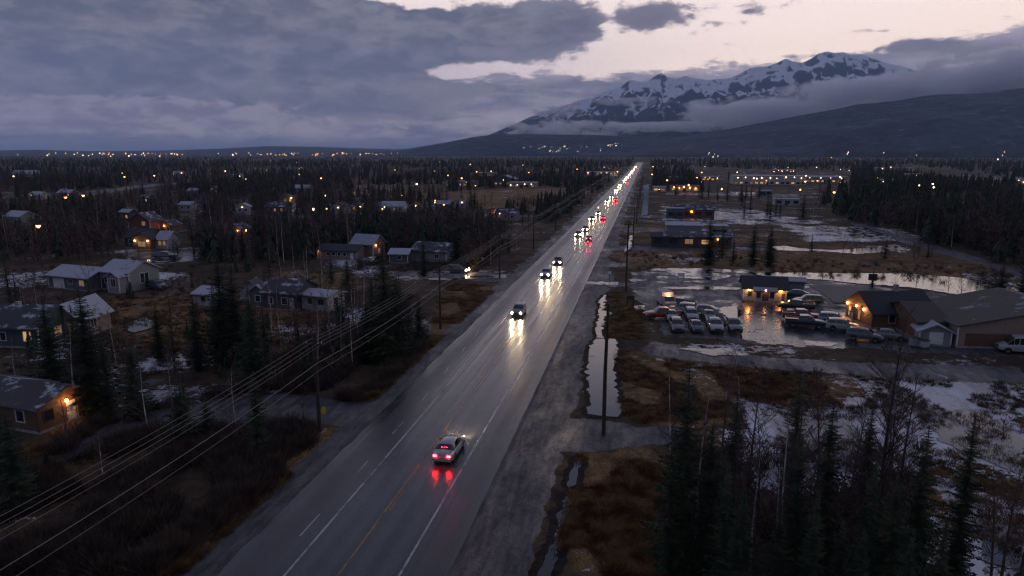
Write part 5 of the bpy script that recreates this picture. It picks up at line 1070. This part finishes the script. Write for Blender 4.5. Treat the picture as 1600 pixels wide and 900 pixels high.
hi_birch = [
 (1358, 470, 893, 2, 'tallest bare tree rising over the lodge at lower right'), (1392, 560, 900, 1, 'bare tree leaning beside the tallest one'), (1040, 560, 878, 3, 'straight pale stem at the clump edge nearest the ditch'), (1074, 610, 888, 0, 'left stem of the pale birch pair at lower right'), (1082, 590, 892, 3, 'right stem of the pale birch pair at lower right'),
 (1158, 556, 870, 1, 'slender bare tree before the muddy track'), (1228, 572, 880, 1, 'bare tree left of the shaggy spruce'), (1180, 640, 890, 2, 'low bare tree left of the ice field'), (1250, 640, 905, 1, 'thin dark stems before the ice field'), (1310, 620, 905, 1, 'bare tree between shaggy spruce and tallest tree'), (1295, 660, 915, 2, 'dark twiggy tree in the middle of the thicket'),
 (1560, 690, 920, 2, 'left bare tree standing on the ice at right'), (1592, 680, 925, 1, 'right bare tree standing on the ice at right'), (1330, 700, 900, 1, 'bare sapling at the foot of the tallest tree'), (1268, 560, 860, 1, 'bare spindly tree with the highest twigs left of the tallest'), (1210, 690, 915, 0, 'pale stem inside the bottom thicket'), (1138, 650, 910, 1, 'grey stem right of the broad roadside spruce'),
 (1540, 730, 960, 1, 'bare crown near the bottom right corner'), (122, 500, 655, 3, 'white birch stem by the lit cabin, leaning left'), (270, 550, 652, 3, 'thin white birch alone in the left clearing'), (598, 480, 560, 3, 'white stem in front of the dense spruce row'), (25, 520, 600, 3, 'pale thin trunk at left before the green house'), (505, 350, 460, 3, 'tall pale birch left of the rose coloured houses'), (440, 520, 600, 2, 'grey bare tree under the wires'), (475, 600, 665, 2, 'small bare tree by the side road mouth'),
 (1165, 395, 432, 0, 'bare bush tree at the pond bank behind the office'), (1250, 398, 434, 1, 'twiggy alder left on the pond bank'), (1285, 400, 436, 2, 'twiggy alder in the middle of the pond bank'), (1430, 412, 462, 2, 'leafless willow on the pond bank behind the lodge'), (1500, 430, 474, 1, 'leafless willow right of the lodge willow'), (1395, 430, 475, 0, 'thin birch between pad and pond'), (1480, 425, 470, 2, 'round bare bush tree by the pond')]
for x, yt, yb, k, lab in hi_birch: plant('b', x, yb, H(yt, yb), lab, None, True, k)
PXG = [[topx(*p) for p in poly] for poly in GRAVEL]
FIELD = [[(690, 300), (850, 291), (935, 298), (860, 330), (700, 323)], [(540, 289), (700, 289), (700, 300), (560, 302)], [(185, 500), (240, 484), (262, 520), (190, 525)], [(205, 552), (325, 552), (325, 582), (205, 582)], [(140, 470), (300, 470), (300, 520), (240, 550), (170, 560)],
         [(400, 690), (560, 665), (480, 740), (300, 900), (200, 900)], [(870, 700), (1025, 690), (1000, 900), (860, 900)], [(940, 455), (1010, 455), (1010, 540), (1090, 560), (1600, 600), (1600, 640), (1450, 660), (1150, 600), (1000, 660), (940, 660)], [(620, 650), (780, 470), (790, 450), (700, 440), (665, 540)],
         [(955, 398), (1200, 400), (1600, 430), (1600, 480), (1160, 424), (955, 422)], [(960, 340), (1040, 342), (1300, 350), (1440, 375), (1300, 395), (1140, 384), (960, 384)], [(1040, 310), (1160, 322), (1160, 345), (1030, 345)], [(1140, 264), (1330, 268), (1330, 300), (1140, 300)]]
def inpoly(x, y, poly):
    r_ = False; j = len(poly) - 1
    for i in range(len(poly)):
        xi, yi = poly[i]; xj, yj = poly[j]
        if (yi > y) != (yj > y) and x < (xj - xi) * (y - yi) / (yj - yi) + xi: r_ = not r_
        j = i
    return r_
def free(px, py, wx, wy, field=True, rmul=1.0):
    if -33.0 < wx < -5.0 + (0 if wy > 150 else 1) and wy > -10: return False
    if any(inpoly(wx, wy, p) for p in GRAVEL): return False
    if field and any(inpoly(px, py, p) for p in FIELD): return False
    return all((wx - bx) ** 2 + (wy - by) ** 2 > (br * rmul) ** 2 for bx, by, br in BLD)
def clearview(px, py, wx, wy, h):    # keep trees from hiding the houses right behind them
    d = math.hypot(wx, wy)
    for bx, by, br in BLD:
        db = math.hypot(bx, by)
        if db > d and db < 420 and abs(math.atan2(wx, wy) - math.atan2(bx, by)) * db < br * .85 and db - d < h * db / 26 * .5: return False
    return True
zones = [  # polygon of bases, n spruce, n birch, h range spruce, h range birch, phrase
 ([(0, 395), (180, 400), (300, 410), (560, 410), (560, 345), (0, 345)], 16, 92, (8, 12), (8, 12), 'in the birch wood beyond the large blue grey house'),
 ([(560, 345), (800, 345), (800, 395), (700, 415), (560, 380)], 10, 30, (8, 12), (7, 10), 'between the far row of houses and the snowy side road'),
 ([(0, 560), (60, 600), (300, 600), (560, 560), (560, 420), (420, 420), (400, 470), (0, 470)], 9, 26, (5, 10), (6, 10), 'around the meadow and mobile home at left'),
 ([(500, 412), (620, 412), (640, 560), (540, 620), (440, 600), (500, 540)], 6, 22, (6, 10), (6, 9), 'behind the dense spruce row at left'),
 ([(1290, 345), (1600, 425), (1600, 330), (1400, 310), (1290, 315)], 62, 28, (10, 15), (9, 13), 'in the dark wood at right beyond the pond'),
 ([(1040, 300), (1290, 312), (1290, 345), (1160, 345), (1040, 310)], 22, 6, (8, 12), (7, 9), 'in the loose stand below the supermarket'),
 ([(300, 318), (850, 318), (850, 338), (300, 342)], 40, 12, (8, 12), (7, 9), 'around the far row of houses'),
 ([(0, 600), (90, 720), (200, 780), (400, 680), (400, 640), (260, 640), (150, 600)], 3, 8, (4, 7), (4, 7), 'in the dim thicket below the lit cabin'),
 ([(1120, 740), (1420, 760), (1440, 960), (1120, 960)], 3, 9, (8, 11), (8, 12), 'in the lower right thicket'),
 ([(1180, 384), (1460, 398), (1460, 412), (1180, 400)], 4, 16, (4, 6), (4, 7), 'along the shallow channel beyond the pond'), ([(700, 345), (850, 345), (800, 415), (740, 425)], 6, 14, (6, 10), (6, 9), 'between the side road and the highway poles')]
rz_ = random.Random(77)
for poly, ns_, nb_, hs, hb, ph in zones:
    xs = [p[0] for p in poly]; ys = [p[1] for p in poly]
    for kind, n in (('s', ns_), ('b', nb_)):
        got = tr_ = 0
        while got < n and tr_ < n * 40:
            tr_ += 1; px = rz_.uniform(min(xs), max(xs)); py = rz_.uniform(min(ys), max(ys)); h = rz_.uniform(*(hs if kind == 's' else hb))
            if not inpoly(px, py, poly): continue
            c = W(px, py)
            if not free(px, py, c.x, c.y) or not clearview(px, py, c.x, c.y, h): continue
            got += 1; sz = '' if h > .66 * hs[1] + .34 * hs[0] and kind == 's' or kind == 'b' and h > .5 * (hb[0] + hb[1]) else 'shorter '; side = ('right part, ' if px > (min(xs) + max(xs)) / 2 else 'left part, '); plant(kind, px, py, h, sz + ('dark spruce ' if kind == 's' else 'bare birch ') + ph + ', ' + side.replace(', ', ''), ('spruces ' if kind == 's' else 'birches ') + ph, py > 700, None)
# far woods: everything past what can be counted
def merge_far(name, label, cat, kind_, m, items, proto_tris):
    out = []
    for (x, y, s, sx, a, k) in items:
        t_ = proto_tris[k]; ca, sa = math.cos(a), math.sin(a)
        out.append(np.stack([(t_[:, 0] * ca - t_[:, 1] * sa) * sx + x, (t_[:, 0] * sa + t_[:, 1] * ca) * sx + y, t_[:, 2] * s], 1))
    V = np.concatenate(out); return tag(link(name, mesh(name, V.astype(np.float32), np.arange(len(V), dtype=np.int32).reshape(-1, 3), m)), label, cat, None, kind_)
def far_spruce(seed):
    rng = random.Random(seed); T = []; h = 1.0; n = 7
    for l in range(8):
        z = .05 + .9 * l / 8; R_ = .19 * (1 - z) ** .8 * rng.uniform(.8, 1.2) + .01; zt = min(1.03, z + .30 * (1 - z) + .08); a0 = rng.uniform(0, 6)
        for k in range(n):
            if rng.random() < .12: continue
            a = a0 + 6.283 * k / n + rng.uniform(-.2, .2); r_ = R_ * rng.uniform(.6, 1.25); w = .5
            T += [(math.cos(a - w) * r_ * .8, math.sin(a - w) * r_ * .8, z - .02), (math.cos(a + w) * r_ * .8, math.sin(a + w) * r_ * .8, z - rng.uniform(0, .04)), (0, 0, zt), (math.cos(a - w * .5) * r_ * .5, math.sin(a - w * .5) * r_ * .5, z + .03), (math.cos(a + w * .5) * r_ * .5, math.sin(a + w * .5) * r_ * .5, z + .03), (math.cos(a) * r_ * 1.15, math.sin(a) * r_ * 1.15, z - .05)]
    return np.array(T)
def far_bare(seed, up=1.0):
    rng = random.Random(seed); T = [(-.008, 0, 0), (.008, 0, 0), (0, 0, .9), (0, -.008, 0), (0, .008, 0), (0, 0, .9)]
    for k in range(34):
        z = rng.uniform(.15, .85); a = rng.uniform(0, 6.28); L = rng.uniform(.15, .32) * (1.2 - z); dx_, dy_ = math.cos(a), math.sin(a); w = .009; e = (dx_ * L, dy_ * L, min(1.02, z + L * rng.uniform(.6, 1.5)))
        T += [(-dy_ * w, dx_ * w, z), (dy_ * w, -dx_ * w, z), e]
        for j in range(2): b = rng.uniform(.3, .8); s_ = (e[0] * b, e[1] * b, z + (e[2] - z) * b); a2 = a + rng.uniform(-1.2, 1.2); T += [s_, (s_[0] + .012, s_[1], s_[2] + .012), (s_[0] + math.cos(a2) * L * .5, s_[1] + math.sin(a2) * L * .5, s_[2] + L * .5)]
    return np.array(T)
FS = [far_spruce(i) for i in range(6)]; FB = [far_bare(50 + i) for i in range(6)]
rf = random.Random(5); si, bi, mi_ = [], [], []
def scatter(n, x0, x1, y0, y1, ps, hs=(7, 13), clump=.0, cond=None, keepview=False, field=True):
    g_ = 0; tr_ = 0
    while g_ < n and tr_ < n * 12:
        tr_ += 1; px = rf.uniform(x0, x1); py = y0 + (y1 - y0) * rf.random() ** .9
        if cond and not inpoly(px, py, cond): continue
        c = W(px, py); d = math.hypot(c.x, c.y); q_ = 1 + d / 700; cl = mnoise.fractal(Vector((c.x / (60 * q_), c.y / (80 * q_ * q_), 4)), 1, 2, 3); cl2 = mnoise.noise(Vector((c.x / 60, c.y / 70, 9)))
        if cl < clump - .35: continue
        if not free(px, py, c.x, c.y, field, .8 if d > 500 else 1.0): continue
        h = rf.uniform(*hs) * (1 + .3 * cl2)
        if keepview and not clearview(px, py, c.x, c.y, h * 1.1): continue
        g_ += 1; sp = rf.random() < ps + cl2 * .55
        (si if sp else bi).append((c.x, c.y, h, h * rf.uniform(.8, 1.3) * (1.0 if sp else 1.15), rf.uniform(0, 6.28), rf.randrange(6)))
scatter(7500, -30, 990, 241.5, 262, .32, (3.5, 12), -.10); scatter(3300, -20, 960, 262, 300, .28, (6, 11), .10, None, True); scatter(900, -20, 860, 300, 345, .26, (5, 10), .10, None, True)
scatter(4500, 1015, 1640, 241.5, 262, .32, (3.5, 12), -.10); scatter(1500, 1020, 1640, 262, 300, .45, (6, 11), .10, None, True)
scatter(620, 1270, 1640, 292, 430, .55, (6, 14), -.25, [(1270, 318), (1340, 296), (1640, 296), (1640, 440), (1530, 402), (1440, 378), (1330, 345)])
scatter(620, 0, 800, 345, 410, .10, (5, 9), .0, None, True); scatter(130, 0, 560, 410, 600, .10, (2, 5), .1, None, True); scatter(30, 1140, 1450, 740, 960, .15, (3, 6), -.5, None)
scatter(240, 560, 800, 345, 430, .3, (6, 9), -.2, None, True); scatter(70, 840, 960, 290, 345, .6, (7, 11), -.5, [(835, 345), (900, 290), (955, 270), (960, 275), (880, 345)])
merge_far('distant_spruce_woods', 'dark mass of distant spruces covering the plain up to the horizon', 'spruce wood', 'stuff', M_spr, si, FS)
merge_far('distant_birch_woods', 'brown haze of distant leafless birches covering the plain', 'birch wood', 'stuff', M_twig, bi, FB)
# ------------------------------------------------------------------ brush and grass near the camera
def tuft(seed, n, h, w, lean):
    rng = random.Random(seed); T = []
    for k in range(n):
        a = rng.uniform(0, 6.28); r_ = rng.uniform(0, .45); x, y = math.cos(a) * r_, math.sin(a) * r_; L = rng.uniform(.5, 1) * h; b = rng.uniform(0, 6.28); ln = rng.uniform(.1, lean) * L
        T += [(x - w * math.sin(b), y + w * math.cos(b), 0), (x + w * math.sin(b), y - w * math.cos(b), 0), (x + math.cos(a) * ln, y + math.sin(a) * ln, L)]
    return np.array(T)
TU = [tuft(i, 22, .34, .03, .9) for i in range(6)]; BR = [tuft(20 + i, 46, 1.25, .022, .8) for i in range(6)]
def scat2(n, poly, lib, s0, s1, gr_ok=False, dm=1.0):
    out = []; xs = [p[0] for p in poly]; ys = [p[1] for p in poly]; tr_ = 0
    while len(out) < n and tr_ < n * 8:
        tr_ += 1; px = rf.uniform(min(xs), max(xs)); py = rf.uniform(min(ys), max(ys))
        if not inpoly(px, py, poly): continue
        c = W(px, py)
        if -27.9 < c.x < -6.6 or not free(px, py, min(c.x, -33.1) if c.x < -20 else max(c.x, -3.9), c.y, False, .85) or mnoise.noise(Vector((c.x / 5, c.y / 7, 2))) < -.15: continue
        s = rf.uniform(s0, s1) * dm; out.append((c.x, c.y, s, s * rf.uniform(.9, 1.5), rf.uniform(0, 6.28), rf.randrange(6)))
    return out
gr_i = scat2(2600, [(180, 900), (300, 800), (420, 700), (480, 655), (575, 662), (420, 790), (300, 900)], TU, .5, 1.2) + scat2(3600, [(865, 900), (905, 712), (1040, 690), (1070, 900)], TU, .4, 1.1) + scat2(2500, [(965, 545), (1100, 570), (1300, 600), (1150, 650), (1000, 662), (970, 640)], TU, .4, 1.1) + \
       scat2(2600, [(620, 650), (780, 470), (790, 450), (700, 440), (660, 540), (560, 620)], TU, .5, 1.2) + scat2(2200, [(0, 700), (250, 690), (300, 800), (200, 900), (0, 900)], TU, .5, 1.2) + scat2(1500, [(130, 470), (400, 450), (520, 480), (500, 560), (120, 540)], TU, .5, 1.3) + \
       scat2(900, [(940, 455), (1000, 455), (1010, 530), (945, 530)], TU, .4, 1.) + scat2(1800, [(1100, 570), (1600, 600), (1600, 900), (1480, 900), (1440, 720), (1150, 720)], TU, .4, 1.1)
merge_far('dry_grass', 'rust and straw coloured dead grass tufts along the verges', 'grass', 'stuff', M_dry, gr_i, TU)
br_i = scat2(700, [(960, 560), (1100, 575), (1600, 605), (1600, 640), (1150, 640), (980, 650)], BR, .2, .5) + scat2(2600, [(0, 900), (0, 760), (150, 660), (400, 600), (560, 560), (560, 640), (400, 780), (240, 900)], BR, .5, 1.5) + scat2(900, [(430, 560), (650, 460), (670, 540), (600, 610), (480, 640)], BR, .6, 1.4) + scat2(380, [(0, 600), (0, 420), (560, 400), (560, 560), (300, 600)], BR, .4, 1.0) + \
       scat2(260, [(1060, 700), (1440, 700), (1440, 960), (1060, 960)], BR, .5, 1.5) + scat2(160, [(1080, 570), (1600, 600), (1600, 680), (1150, 660)], BR, .3, .7) + scat2(700, [(560, 345), (800, 345), (760, 430), (560, 430)], BR, .7, 1.4) + scat2(300, [(960, 390), (1600, 420), (1600, 450), (960, 418)], BR, .4, 1.0)
merge_far('brush', 'dark leafless willow brush filling the ditches and wood edges', 'brush', 'stuff', M_brush, br_i, BR)
